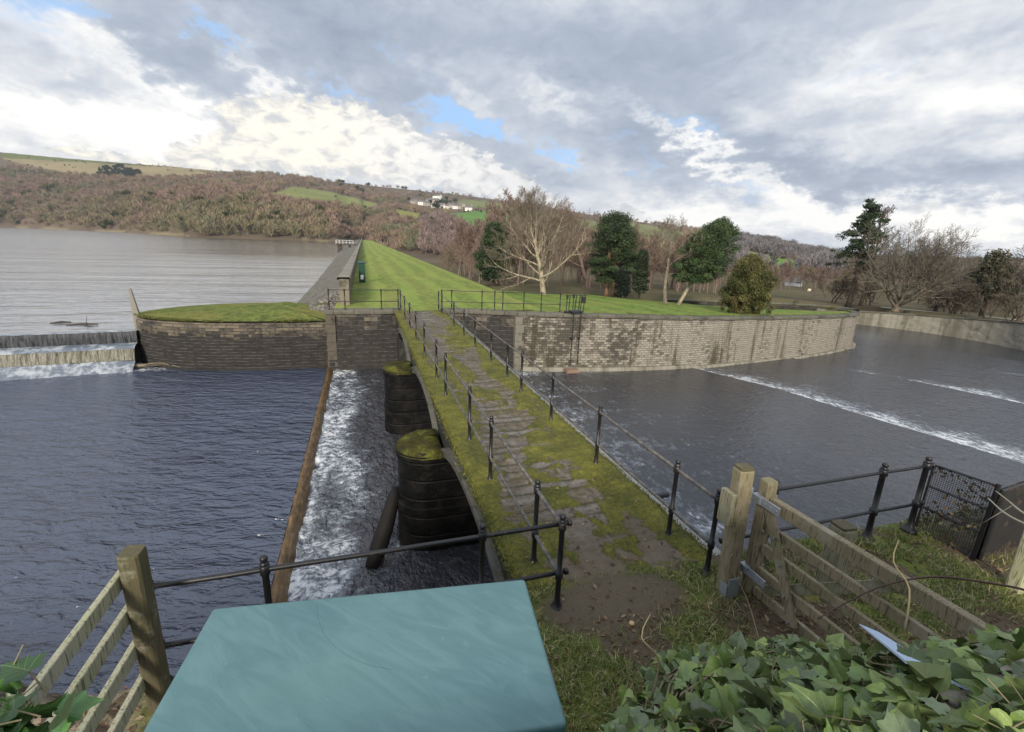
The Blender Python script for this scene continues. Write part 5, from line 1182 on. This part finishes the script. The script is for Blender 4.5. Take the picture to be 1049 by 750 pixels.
rv = R2.ravel(); av = A2.ravel()
k = (rv < 300) & (av > 3); col[k] = np.where((fbm(X2 / 9, Y2 / 9, 3).ravel()[k] > .52)[:, None], [[.10, .082, .052]], [[.09, .08, .045]]) * (.8 + .4 * hi_[k, None])
k = (av > 55.5) & (rv > 80) & (rv < 83); col[k] = (.36, .35, .3)
k = (av < .2) & (np.abs(Z2.ravel() + .6) < 1.2) & (rv > 400) & (fbm(X2 / 50, Y2 / 50, 3).ravel() > .5); col[k] = (.2, .165, .1)
n = NT('hillside'); g = n.geo(); a = n.attr(); f1 = n.noise(g, .06, 6, .7); f2 = n.noise(g, .6, 5, .7)
cc = n.mix(n.math('ADD', n.math('MULTIPLY', f1, .5), n.math('MULTIPLY', f2, .5)), n.mix(1., a, (.6, .6, .6), 'MULTIPLY'), n.mix(1., a, (1.4, 1.4, 1.4), 'MULTIPLY'))
n.done(cc, .95, n.bump(f1, .5, 2.), .05); M_HILL = n.m
struct('hillside', Geo().grid(P[:, ::-1], c=col.reshape(P.shape)[:, ::-1]), M_HILL, smooth=True)

def hit(pxx, pyy, r0=80, r1=2050):
    d = wdir(pxx, pyy); azz = math.degrees(math.atan2(d[0], d[1])); rr = np.linspace(r0, r1, 3000)
    z = CP[2] + d[2] / math.hypot(d[0], d[1]) * rr; below = terrain(np.full_like(rr, azz), rr) > z
    k = int(np.argmax(below)) if below.any() else len(rr) - 1
    r_ = rr[k]; a_ = math.radians(azz); return np.array([r_ * math.sin(a_), r_ * math.cos(a_), float(terrain(azz, r_))])

# far woods on the slopes: one mass
def wood(name, N, cond, hgt, nb, colf, seed, width=.24, ar=(-34, 66)):
    r_ = np.random.default_rng(seed); a = r_.uniform(ar[0], ar[1], N * 3); lo = np.maximum(np.interp(a, SAZ, SRK) * 1.012, 215); hi = np.interp(a, AZK, RRK) * 1.0
    rr = lo * (hi / lo) ** (r_.random(N * 3) ** 1.0); P = np.stack([rr * np.sin(np.radians(a)), rr * np.cos(np.radians(a)), terrain(a, rr)], 1)
    px, py = project(P); k = cond(px, py, a, rr, P, r_); P, px, py, rr = P[k][:N], px[k][:N], py[k][:N], rr[k][:N]; m = len(P)
    h = hgt * (.5 + .85 * r_.random(m) ** 1.4) ; R = h * (.36 + .14 * r_.random(m)); base = colf(px, py, P, r_, rr)
    i = np.repeat(np.arange(m), nb); M_ = len(i); ph = r_.random(M_) * 6.283; q = r_.random(M_) ** .5; v = r_.random(M_)
    cz = h[i] * (.30 + .55 * v * (1 - .45 * q ** 2)); cen = P[i] + np.stack([np.cos(ph) * q * R[i] * .9, np.sin(ph) * q * R[i] * .9, cz], 1)
    d = np.stack([np.cos(ph) * q * .75, np.sin(ph) * q * .75, .55 + .5 * r_.random(M_)], 1) + r_.normal(0, .25, (M_, 3)); d /= np.linalg.norm(d, axis=1)[:, None]
    L = h[i] * (.10 + .16 * r_.random(M_)); s = np.cross(d, r_.normal(0, 1, (M_, 3))); s /= np.linalg.norm(s, axis=1)[:, None]
    c = base[i] * (.78 + .44 * r_.random((M_, 1)))
    g = Geo().quads(cen, s * (width * h[i] / 9 * (.5 + r_.random(M_)))[:, None], d * L[:, None], c)
    kk = r_.random(m) < .75
    top = P[kk] + np.stack([r_.normal(0, .6, kk.sum()), r_.normal(0, .6, kk.sum()), h[kk] * .8], 1)
    g.segs(P[kk] - [0, 0, .5], top, h[kk] * .018, h[kk] * .006, 3, np.where(r_.random((kk.sum(), 1)) < .4, [[.22, .19, .15]], [[.07, .058, .045]]))
    return g
M_WOOD = m_tint('bare_wood', .95, .25, .3, .02)
PINE_P = [(98, 181), (106, 173), (124, 171), (146, 178), (142, 184)]
def nofield(px, py):
    k = np.ones(len(px), bool)
    for p, c in FIELDS: k &= ~inpoly(px, py, p)
    return k
VILL = [(415, 205), (490, 208), (490, 220), (440, 219), (415, 213)]
def c1(px, py, a, rr, P, r_):
    k = nofield(px, py) & ~inpoly(px, py, PINE_P) & ~inpoly(px, py, VILL) & (rr < np.interp(a, AZK, RRK) * .985)
    moor = (px > 330) & (px < 640) & (py < np.interp(px, [330, 640], [192, 240])); k &= ~(moor & (r_.random(len(px)) < .72))
    k &= ~((px > 755) & (px < 836) & (py > 261) & (py < 293) & (r_.random(len(px)) < .8))
    k &= ~((px > 620) & (px < 745) & (r_.random(len(px)) < .45))
    k &= ~((px < 240) & (py < np.interp(px, [0, 30, 60, 240], [168, 172, 178, 181])))
    k &= ~((px > 535) & (px < 660) & (py > 215) & (r_.random(len(px)) < .4))
    return k
def col1(px, py, P, r_, rr):
    c = np.tile(np.array([.24, .178, .125]), (len(px), 1))
    nz = fbm(P[:, 0] / 70, P[:, 1] / 70, 3); c[nz > .54] = (.25, .178, .138); c[nz < .44] = (.225, .185, .11); c[nz < .36] = (.165, .16, .10)
    sh = (px < 340) & (py > np.interp(px, [0, 100, 340], [205, 206, 222])); c[sh & (r_.random(len(px)) < .6)] = (.21, .178, .108)
    c[(px > 735)] = np.array([.16, .148, .15]); c[(px > 860)] = (.12, .105, .085)
    pk_ = (px > 430) & (px < 520) & (py > 222); c[pk_] = (.215, .16, .145)
    return c * (.78 + .44 * r_.random((len(px), 1)))
struct('hillside_wood', wood('w', 9000, c1, 10., 76, col1, 3, .17), M_WOOD, 'stuff')
def c2(px, py, a, rr, P, r_):
    nz = fbm(P[:, 0] / 45 + 30, P[:, 1] / 45, 3)
    k = ((nz > .60) & (px < 345) & (py > np.interp(px, [0, 340], [186, 214]))) | (inpoly(px, py, [(178, 208), (225, 205), (292, 212), (290, 240), (190, 238)]) & (r_.random(len(px)) < .3)) | (inpoly(px, py, [(428, 196), (470, 198), (468, 209), (430, 207)]) & (r_.random(len(px)) < .5)) | ((px > 640) & (px < 840) & (rr > np.interp(a, AZK, RRK) * .93) & (r_.random(len(px)) < .3)) | ((nz > .63) & (px > 345) & (px < 560))
    return k & nofield(px, py)
def col2(px, py, P, r_, rr):
    c = np.tile(np.array([.036, .050, .022]), (len(px), 1)); c[(px < 345) & (py > 186)] = (.068, .072, .03); c[inpoly(px, py, PINE_P)] = (.022, .036, .022)
    return c * (.7 + .6 * r_.random((len(px), 1)))
struct('conifer_wood', wood('w', 1500, c2, 10., 60, col2, 5, .5), M_WOOD, 'stuff')
struct('pine_plantation', wood('w', 330, lambda px, py, a, rr, P, r_: inpoly(px, py, PINE_P), 9., 60, col2, 6, .5, (-22.5, -18)), M_WOOD, 'stuff')
# hedgerow and skyline trees
def c3(px, py, a, rr, P, r_):
    k = np.zeros(len(px), bool)
    for p, c in FIELDS:
        q = np.array(p + p[:1], float)
        for (x0, y0), (x1, y1) in zip(q[:-1], q[1:]):
            t = np.clip(((px - x0) * (x1 - x0) + (py - y0) * (y1 - y0)) / ((x1 - x0) ** 2 + (y1 - y0) ** 2), 0, 1)
            k |= np.hypot(px - x0 - t * (x1 - x0), py - y0 - t * (y1 - y0)) < .8
    for (x0, y0), (x1, y1) in (((0, 165), (100, 173)), ((62, 160), (78, 176)), ((150, 167), (132, 182)), ((96, 172), (236, 177)), ((30, 158), (26, 168)), ((200, 170), (190, 181)), ((300, 193), (318, 208)), ((345, 200), (338, 210)), ((492, 216), (505, 238)), ((500, 207), (512, 215)), ((470, 209), (545, 217)), ((560, 226), (650, 240))):
        t = np.clip(((px - x0) * (x1 - x0) + (py - y0) * (y1 - y0)) / ((x1 - x0) ** 2 + (y1 - y0) ** 2), 0, 1); k |= np.hypot(px - x0 - t * (x1 - x0), py - y0 - t * (y1 - y0)) < .7
    return k & (r_.random(len(px)) < .75) & (rr > 300)
struct('hedgerow', wood('w', 2600, c3, 3.6, 18, lambda px, py, P, r_, rr: np.tile(np.array([.06, .055, .032]), (len(px), 1)) * (.6 + .8 * r_.random((len(px), 1))), 9, 1.), M_WOOD, 'stuff')

# ------------------------------------------------------------------ houses
M_RUB = m_simple('house_stone', (.36, .31, .25), .9, .25, .4, .2); M_WHITEW = m_simple('house_render', (.72, .70, .66), .9, .1, .4, .1); M_SLATE = m_simple('house_slate', (.12, .115, .115), .7, .25, .8, .2); M_BROWNR = m_simple('brown_roof', (.19, .13, .09), .8, .3, .8, .2); M_GLASS = m_simple('window_glass', (.03, .035, .04), .15, .2, 1, 0., .5)
def house(label, base, L, W, Hh, rz, wall, roof, wins=2, chim=True, group='houses in the hillside village'):
    t = thing('house', label, 'house', (0, 0, 0), group); rh = W * .42
    g = Geo(); g.box((-L / 2, -W / 2, -3.), (L / 2, W / 2, Hh))
    for sx in (-1, 1): g.add([(sx * L / 2, -W / 2, Hh), (sx * L / 2, W / 2, Hh), (sx * L / 2, 0, Hh + rh)], t=[[0, 1, 2]])
    build('wall', g, wall, t); g = Geo()
    for sy in (-1, 1):
        a_ = np.array([(-L / 2 - .3, sy * (W / 2 + .4), Hh - .25), (L / 2 + .3, sy * (W / 2 + .4), Hh - .25), (L / 2 + .3, 0, Hh + rh + .1), (-L / 2 - .3, 0, Hh + rh + .1)]); b_ = a_ + (0, 0, .18)
        g.add(np.concatenate([a_, b_]), [[0, 1, 2, 3], [4, 5, 6, 7], [0, 1, 5, 4], [1, 2, 6, 5], [3, 0, 4, 7]])
    rf = build('roof', g, roof, t)
    if chim: build('chimney', Geo().box((L / 2 - 1.2, -.4, Hh + rh - .6), (L / 2 - .4, .4, Hh + rh + 1.3)), wall, rf)
    for k in range(wins):
        for z in (1.0, 3.4):
            if z + 1.2 > Hh: continue
            x = -L / 2 + L * (k + .5) / wins; build('window', Geo().box((x - .5, -W / 2 - .05, z), (x + .5, -W / 2 - .02, z + 1.2)), M_GLASS, t)
    t.location = base; t.rotation_euler = (0, 0, rz); return t
VH = [(424, 209, 12, M_RUB, 'stone'), (431, 210, 9, M_WHITEW, 'white'), (437, 211, 10, M_RUB, 'stone'), (443, 208, 22, M_RUB, 'long stone'), (444, 213, 8, M_WHITEW, 'white'), (448, 204, 16, M_WHITEW, 'white'), (453, 213, 9, M_RUB, 'stone'), (457, 214, 8, M_WHITEW, 'small white'), (462, 213, 11, M_RUB, 'stone'), (466, 214, 9, M_WHITEW, 'white'), (470, 214, 12, M_RUB, 'stone'), (474, 212, 9, M_RUB, 'stone')]
for k, (px_, py_, L, mt, nm) in enumerate(VH):
    p = hit(px_, py_, 500); sc_ = np.hypot(p[0], p[1]) / 900
    house('pale stone or white village house in the row of houses high on the far hillside', p, L * sc_, 7. * sc_, 5. * sc_, .3 * ((k * 37) % 5 - 2) - .25, mt, M_SLATE, 2, k % 2 == 0)
p = hit(480, 216, 500); s_ = np.hypot(p[0], p[1]) / 900; house('bright white farmhouse at the right end of the hillside village above the green field', p, 13 * s_, 8 * s_, 5.5 * s_, -.2, M_WHITEW, M_SLATE, 3)
p = hit(812, 293, 200); s_ = np.hypot(p[0], p[1]) / 560
house('grey house with a slate roof in the valley right of the olive bush', p, 15 * s_, 8 * s_, 4.5 * s_, -.75, m_simple('grey_render', (.30, .31, .34), .9, .1), M_SLATE, 4, group='houses in the valley')
p = np.array([math.sin(math.radians(azel(832, 300)[0])) * 165, math.cos(math.radians(azel(832, 300)[0])) * 165, -12.9]); s_ = .85
house('low house with a brown roof and a pale gable just above the park parapet', p, 13 * s_, 7 * s_, 3. * s_, .9, m_simple('cream_wall', (.62, .54, .4), .9, .1), M_BROWNR, 3, group='houses in the valley')
# ------------------------------------------------------------------ trees
def rot_dir(d, ang, az_):
    d = Vector(d); o = d.orthogonal().normalized(); o.rotate(Matrix.Rotation(az_, 3, d)); return (d * math.cos(ang) + o * math.sin(ang)).normalized()
def skeleton(seed, H, r0, trunk=.3, limbs=9, ang=(25, 65), lim_len=.6, up=.12, levels=4, kids=(5, 5, 4), wander=.16, first=.12, lean=(0, 0), shrink=.56, droop=0., topl=.45):
    R_ = random.Random(seed); S = []
    def grow(p, d, L, r, lev, rend):
        ns = (7, 6, 4, 3, 2)[lev]; pts = [p]; rr = [r]
        for i in range(ns):
            d = Vector((d.x + R_.gauss(0, wander), d.y + R_.gauss(0, wander), d.z + R_.gauss(0, wander * .7) + (up if lev else 0) - (droop if lev >= 3 else 0))).normalized()
            p2 = p + d * (L / ns); r2 = r + (rend - r) * (i + 1) / ns
            S.append((p.copy(), p2.copy(), rr[-1], r2, lev)); p = p2; pts.append(p); rr.append(r2)
        return pts, rr, d
    def recurse(pts, rr, L, lev):
        if lev >= levels: return
        n_ = kids[min(lev - 1, len(kids) - 1)]
        for c in range(n_):
            f = .22 + .78 * (c + R_.random()) / n_; i = min(int(f * (len(pts) - 1)), len(pts) - 2); ff = f * (len(pts) - 1) - i
            p = pts[i].lerp(pts[i + 1], ff); d0 = (pts[i + 1] - pts[i]).normalized(); r = max(rr[i] * .62, .006)
            l2 = L * shrink * (1.15 - .55 * f) * R_.uniform(.75, 1.25)
            d = rot_dir(d0, math.radians(R_.uniform(28, 58)), R_.random() * 6.283)
            q, qr, _ = grow(p, d, l2, r, lev + 1, max(r * .25, .004)); recurse(q, qr, l2, lev + 1)
    tl = H * (trunk + topl); d = Vector((lean[0], lean[1], 1)).normalized()
    pts, rr, _ = grow(Vector((0, 0, -.1)), d, tl, r0, 0, r0 * .22)
    for c in range(limbs):
        f = first + (1 - first) * ((c + .5 * R_.random()) / limbs) ** .9
        f = min(f, .99); i = min(int(f * 7), 6); p = pts[i].lerp(pts[i + 1], f * 7 - i); g_ = (f - first) / (1 - first)
        d = rot_dir((pts[i + 1] - pts[i]).normalized(), math.radians(ang[1] + (ang[0] - ang[1]) * g_ + R_.uniform(-8, 8)), c * 2.4 + R_.uniform(-.5, .5))
        L = H * lim_len * (1.05 - .45 * g_) * R_.uniform(.85, 1.12); r = rr[i] * .42
        q, qr, _ = grow(p, d, L, r, 1, r * .25); recurse(q, qr, L, 1)
    return S
def seg_geo(S, levs, n, minr=0., c=None):
    S = [s for s in S if s[4] in levs]
    return Geo().segs([tuple(s[0]) for s in S], [tuple(s[1]) for s in S], [max(s[2], minr) for s in S], [max(s[3], minr) for s in S], n)
def m_bark(name, c, c2, sc=3.):
    n = NT(name); g = n.obj(); s = n.noise(n.scale(g, (3, 3, .8)), sc, 5, .7)
    return n.done(n.mix(n.step(s, .35, .65), c, c2), .9, n.bump(n.noise(g, 12, 4), .5, .03), .1)
BK_PALE = m_bark('pale_bark', (.16, .13, .09), (.40, .35, .26)); BK_GREY = m_bark('grey_bark', (.09, .075, .055), (.22, .185, .14)); BK_DARK = m_bark('dark_bark', (.045, .036, .026), (.11, .09, .065)); BK_PINK = m_bark('pinkish_bark', (.12, .085, .07), (.23, .165, .14)); BK_GOLD = m_bark('straw_twigs', (.105, .085, .068), (.195, .158, .124)); BK_RED = m_bark('pine_bark', (.13, .075, .045), (.27, .17, .11))
M_NEED = m_tint('evergreen_leaf', .6, .35, 2.5, .3)
def bare(name, label, base, sk, bark, twig, minr=.012, group=None):
    t = thing(name, label, 'tree', (0, 0, 0), group); S = skeleton(**sk)
    build('trunk', seg_geo(S, (0,), 9), bark, t, smooth=True); build('limbs', seg_geo(S, (1, 2), 5, minr * 1.1), bark, t, smooth=True); build('crown', seg_geo(S, (3, 4), 3, minr), twig, t)
    t.location = base; return t, S
def clumps(cen, rad, npc, leaf, cols, seed, flat=.6, stretch=None, aspect=.4):
    r_ = np.random.default_rng(seed); m = len(cen); i = np.repeat(np.arange(m), npc); N = len(i); d = r_.normal(0, 1, (N, 3)); d /= np.linalg.norm(d, axis=1)[:, None]; d *= (r_.random(N) ** .45)[:, None]
    d[:, 2] *= flat; p = np.asarray(cen)[i] + d * np.asarray(rad)[i][:, None]
    ax = r_.normal(0, 1, (N, 3)); ax /= np.linalg.norm(ax, axis=1)[:, None]; ay = np.cross(ax, r_.normal(0, 1, (N, 3))); ay /= np.linalg.norm(ay, axis=1)[:, None]
    s = leaf * (.5 + r_.random(N)); k = r_.integers(0, len(cols), m); c = np.array(cols)[k] * (.75 + .5 * r_.random((m, 1)))
    c = c[i] * (.7 + .6 * r_.random((N, 1)))
    return Geo().quads(p, ax * s[:, None], ay * (s * aspect)[:, None], c)
DKG = ((.020, .034, .018), (.032, .052, .023), (.05, .072, .03)); OLV = ((.055, .065, .018), (.085, .092, .028), (.115, .115, .035)); MIDG = ((.03, .054, .02), (.045, .076, .026), (.068, .098, .034))
def ellip_pts(seed, N, prof, H, R, shell=.55, off=(0, 0)):
    """points through a crown whose radius follows prof(height fraction)"""
    r_ = np.random.default_rng(seed); h = r_.random(N); ph = r_.random(N) * 6.283; rad = np.array([prof(x) for x in h]) * R
    lump = .78 + .44 * vnoise(h * 5 + seed, ph * 1.3 + seed); q = (shell + (1 - shell) * r_.random(N)) * (r_.random(N) ** .25)
    return np.stack([np.cos(ph) * rad * q * lump + off[0], np.sin(ph) * rad * q * lump + off[1], h * H], 1)
def evergreen(name, label, base, H, R, z0, prof, cols, bark, seed, N=260, npc=60, cr=.55, leaf=.10, r0=.22, lean=(0, 0), limbs=10, flat=.7, trunks=1, group=None, cat='tree', shell=.45, part='crown'):
    t = thing(name, label, cat, (0, 0, 0), group); g = Geo(); r_ = random.Random(seed)
    pts = ellip_pts(seed, N, prof, H - z0, R, shell); f = pts[:, 2] / H; pts[:, 2] += z0; pts[:, 0] += lean[0] * pts[:, 2]; pts[:, 1] += lean[1] * pts[:, 2]
    for k in range(trunks):
        ox, oy = (r_.uniform(-.8, .8), r_.uniform(-.4, .4)) if trunks > 1 else (0, 0); zz = np.linspace(-.2, H * .88, 8)
        g.tube(np.stack([ox + lean[0] * zz + .06 * np.sin(zz + k), oy + lean[1] * zz, zz], 1), np.linspace(r0, r0 * .2, 8), 8)
    for k in range(limbs):
        q = pts[r_.randrange(len(pts))]; z1 = q[2] * r_.uniform(.7, .92); a_ = np.array([lean[0] * z1, lean[1] * z1, z1]); g.tube([a_, (a_ + q) / 2 + (0, 0, .1), q], [r0 * .35, r0 * .2, .02], 5)
    build('trunk', g, bark, t, smooth=True)
    build(part, clumps(pts, np.full(len(pts), cr) * np.random.default_rng(seed).uniform(.6, 1.3, len(pts)), npc, leaf, cols, seed, flat), M_NEED, t)
    t.location = base; return t
def park(px_, r_=None, y=None):
    """a point of the park ground on the sight line through column px_ at distance y"""
    d = wdir(px_, 300); x = d[0] / d[1] * y; return np.array([x, y, float(min(G(x, y), valley_z(math.hypot(x, y)))) - .02])
def height_to(px_, py_, base): return float(on_y(px_, py_, base[1])[2] - base[2])
B = park(557, y=44.); H = height_to(557, 192, B)
bare('spreading_tree', 'big spreading bare straw-coloured tree with a short pale trunk on the park lawn', B, dict(seed=11, H=H, r0=.30, trunk=.18, limbs=21, ang=(5, 76), lim_len=.54, up=.12, kids=(8, 7, 6), first=.16, wander=.13, topl=.5, shrink=.54), BK_PALE, BK_GOLD, .0085)
B = park(601, y=58.); H = height_to(601, 205, B)
bare('slender_tree', 'bare pinkish tree standing behind the big spreading tree, beside the dark pine', B, dict(seed=5, H=H, r0=.26, trunk=.35, limbs=12, ang=(15, 55), lim_len=.42, kids=(8, 7, 5), first=.3, wander=.14), BK_PINK, BK_PINK, .014)
B = park(626, y=47.); H = height_to(627, 220, B)
evergreen('pine_tree', 'tall dark pine with reddish trunks and a ragged crown, left of the leaning holm oak', B, H, 3.9, H * .18, lambda h: (.45 + 1.1 * h * (1 - h) * 1.9) * (1 - .35 * h), DKG + MIDG[:2], BK_RED, 21, 330, 150, .72, .06, .26, (-.0, 0), 18, .6, 3)
B = park(637, y=43.5); H = height_to(640, 262, B)
evergreen('yew_bush', 'low blackish yew bush at the foot of the tall pine', B, 2.6, 1.1, .1, lambda h: (1 - .55 * h) * (1 if h > .1 else .8), ((.010, .017, .010), (.014, .022, .012)), BK_DARK, 22, 130, 60, .38, .07, .1, (0, 0), 3, .8)
B = park(655, y=46.); H = height_to(656, 258, B)
evergreen('conifer', 'narrow grey-green conifer between the tall pine and the bare park tree', B, H, 1.2, .5, lambda h: (1 - h) ** .7 * 1., ((.03, .045, .025), (.045, .06, .032)), BK_DARK, 23, 150, 60, .4, .08, .14, (0, 0), 6, .8)
B = park(683, y=37.); H = height_to(686, 213, B)
bare('park_tree', 'bare dark-limbed tree with a pale trunk base just left of the leaning holm oak', B, dict(seed=8, H=H, r0=.19, trunk=.42, limbs=11, ang=(15, 75), lim_len=.40, kids=(6, 5, 4), first=.42, wander=.17, topl=.42), BK_GREY, BK_GREY, .010)
B = park(697, y=37.5); H = height_to(722, 226, B)
t = evergreen('holm_oak', 'rounded dense green holm oak on a leaning pale trunk in the park', B, H, 2.75, H * .27, lambda h: max(0, 1 - (2 * h - .85) ** 2 * .85) ** .6, MIDG, BK_PALE, 24, 340, 150, .58, .055, .19, (.5, .0), 16, .75)
B = park(765, y=29.2); B[2] = -.66; H = height_to(765, 265, B)
evergreen('olive_bush', 'broad rounded olive-green bush at the edge of the lawn above the spillway wall', B, H, 2.0, .0, lambda h: max(.0, 1 - (1.55 * h - .55) ** 2) ** .6, OLV + ((.10, .085, .03),), BK_DARK, 25, 420, 170, .36, .042, .08, (0, 0), 12, .95, 4, None, 'bush', .35)
B = park(505, y=62.); H = height_to(508, 231, B)
evergreen('dark_conifer', 'dark green conifer at the left edge of the park trees beside the bare wood', B, H, 2.9, H * .12, lambda h: (.55 + .5 * math.sin(3.1 * min(1, h + .1))) * (1 - .35 * h), DKG + MIDG[:1], BK_DARK, 26, 260, 140, .8, .08, .25, (.02, 0), 12, .6)
for k, (pxx, yy) in enumerate(((572, 62.), (668, 60.), (645, 63.), (706, 58.))):
    pass
def far_bank(px_, rr):
    d = wdir(px_, 300); a_ = math.atan2(d[0], d[1]); return np.array([rr * math.sin(a_), rr * math.cos(a_), float(terrain(math.degrees(a_), rr))])
# trees along the far bank
B = far_bank(872, 76); H = height_to(880, 207, B)
t = thing('tall_pine', 'tall layered dark pine rising above the channel wall, tallest tree on the right', 'tree', (0, 0, 0)); g = Geo(); zz = np.linspace(-.3, H * .97, 12)
g.tube(np.stack([.035 * zz + .15 * np.sin(zz * .5), 0 * zz, zz], 1), np.linspace(.36, .07, 12), 9); C_ = []; rc_ = random.Random(4)
for k in range(46):
    f = .42 + .57 * (k / 46) ** .9; z_ = f * H; a_ = k * 2.4 + rc_.uniform(-.5, .5); L = (2.8 - 2.0 * ((f - .42) / .58) ** 1.3) * rc_.choice((rc_.uniform(.3, .7), rc_.uniform(.7, 1.2))); b0 = np.array([.035 * z_ + .15 * math.sin(z_ * .5), 0, z_]); e_ = b0 + np.array([math.cos(a_) * L, math.sin(a_) * L, rc_.uniform(-.75, .45)])
    g.tube([b0, (b0 + e_) / 2 + (0, 0, .12), e_], [.07, .045, .015], 5)
    for q in np.linspace(.45, 1.05, 5): C_.append(b0 + (e_ - b0) * q + np.array([rc_.uniform(-.4, .4), rc_.uniform(-.4, .4), .12 + rc_.uniform(-.25, .3)]))
for k in range(30):
    z_ = H * rc_.uniform(.12, .42); a_ = rc_.random() * 6.28; L = rc_.uniform(.8, 2.6); b0 = np.array([.035 * z_, 0, z_]); g.tube([b0, b0 + (math.cos(a_) * L, math.sin(a_) * L, -.3)], [.05, .012], 4)
build('trunk', g, BK_DARK, t, smooth=True); build('crown', clumps(C_, np.array([rc_.uniform(.28, .75) for _ in C_]), 70, .085, DKG + MIDG[:1], 31, .5), M_NEED, t); t.location = B
B = far_bank(884, 78); H = height_to(899, 216, B)
bare('slender_tree', 'thin leaning bare tree just right of the tall layered pine', B, dict(seed=15, H=H, r0=.26, trunk=.5, limbs=13, ang=(20, 60), lim_len=.26, kids=(6, 5, 4), first=.3, lean=(.13, 0), wander=.13), BK_DARK, BK_DARK, .016)
B = far_bank(921, 74); H = height_to(925, 231, B) * 1.1
t, S_ = bare('fan_tree', 'broad fan-shaped bare tree with many rising limbs right of the tall pine', B, dict(seed=19, H=H, r0=.42, trunk=.05, limbs=27, ang=(4, 64), lim_len=.80, up=.07, kids=(8, 7, 5), first=.05, wander=.10, topl=.22, shrink=.5), BK_GREY, m_bark('grey_twigs', (.08, .07, .055), (.17, .15, .12)), .011)
B = far_bank(1018, 70); H = height_to(1022, 226, B)
bare('twisted_tree', 'tall dark bare tree with a leaning trunk at the far right edge', B, dict(seed=23, H=H, r0=.34, trunk=.3, limbs=13, ang=(15, 70), lim_len=.46, kids=(6, 6, 4), first=.25, lean=(.16, 0), wander=.2), BK_DARK, BK_DARK, .016)
B = far_bank(1012, 82); H = height_to(1012, 252, B)
evergreen('dark_evergreen', 'dusky dark evergreen with a pointed top behind the leaning bare tree at the right edge', B, H * .92, 3.3, H * .25, lambda h: (1 - h) ** .8 + .12, ((.04, .045, .024), (.06, .06, .03), (.085, .075, .042)), BK_DARK, 33, 95, 80, .85, .11, .3, (0, 0), 14, .5)
B = far_bank(962, 84); H = height_to(962, 272, B)
tv1, _ = bare('bank_tree', 'bare scrubby tree in the thicket behind the channel wall', B, dict(seed=29, H=H, r0=.16, trunk=.3, limbs=10, ang=(15, 65), lim_len=.5, kids=(6, 5, 4), first=.2, wander=.18), BK_DARK, m_bark('brown_twigs', (.085, .068, .05), (.16, .13, .1)), .017, group='bare trees in the thicket behind the channel wall')
r2_ = random.Random(77)
for k in range(60):
    pxx = r2_.choice([r2_.uniform(846, 900), r2_.uniform(940, 1000), r2_.uniform(970, 1065)]); rr = 80 + 70 * r2_.random() ** 1.5; p = far_bank(pxx, rr); s_ = r2_.uniform(.42, .72) * (1 + (rr - 80) / 170)
    copy_tree(tv1, tuple(p), r2_.random() * 6.28, (s_, s_, s_ * r2_.uniform(.75, 1.)))
# wood below the dam and behind the park: copied trees
wv = []
for k, (sd, kw) in enumerate(((41, dict(ang=(10, 45), lim_len=.36)), (42, dict(ang=(8, 40), lim_len=.32)), (43, dict(ang=(15, 55), lim_len=.42)))):
    B = park(470, y=92. + 3 * k); B[0] += 2.5 * k
    tw, _ = bare('bare_tree', 'bare leafless tree in the woods below the dam and behind the park lawn', B, dict(seed=sd, H=11.2, r0=.17, trunk=.4, limbs=13, kids=(6, 5, 4), first=.3, wander=.13, **kw), BK_PINK if k < 2 else BK_GREY, BK_PINK if k != 2 else m_bark('olive_twigs', (.10, .085, .05), (.19, .16, .095)), .026, group='bare trees in the wood below the dam')
    wv.append(tw)
r3_ = random.Random(78); cnt = 0
while cnt < 294:
    pxx = r3_.choice([r3_.uniform(745, 880), r3_.uniform(395, 560), r3_.uniform(430, 520), r3_.uniform(540, 760), r3_.uniform(590, 700)]); yy = 64 + 126 * r3_.random() ** 1.5; d = wdir(pxx, 290); x = d[0] / d[1] * yy
    if x < 12.5 + np.interp(yy, [60, 200], [3, 19]): continue
    z = float(terrain(math.degrees(math.atan2(x, yy)), math.hypot(x, yy)))
    if pxx > 735: yy = r3_.uniform(105, 185); x = d[0] / d[1] * yy; z = float(terrain(math.degrees(math.atan2(x, yy)), math.hypot(x, yy)))
    if z < -16: continue
    s_ = r3_.uniform(.72, 1.08) * (1. if pxx < 540 else .78 if pxx < 735 else .66); copy_tree(wv[r3_.choice((0, 0, 1, 1, 2))], (x, yy, z), r3_.random() * 6.28, (s_, s_, s_ * r3_.uniform(.9, 1.08))); cnt += 1
# ------------------------------------------------------------------ the air of the valley
n = NT('valley_air'); n.t.nodes.remove(n.p); v = n.node('ShaderNodeVolumePrincipled', {'Density': HAZE_D, 'Anisotropy': .3}); v.inputs['Color'].default_value = (.86, .89, .94, 1)
n.t.links.new(v.outputs[0], n.out.inputs['Volume'])
struct('haze', Geo().box((-1640, -60, -60), (2130, 2140, 232)), n.m, 'stuff')
for o in bpy.data.objects:
    if '_w' in o: del o['_w']
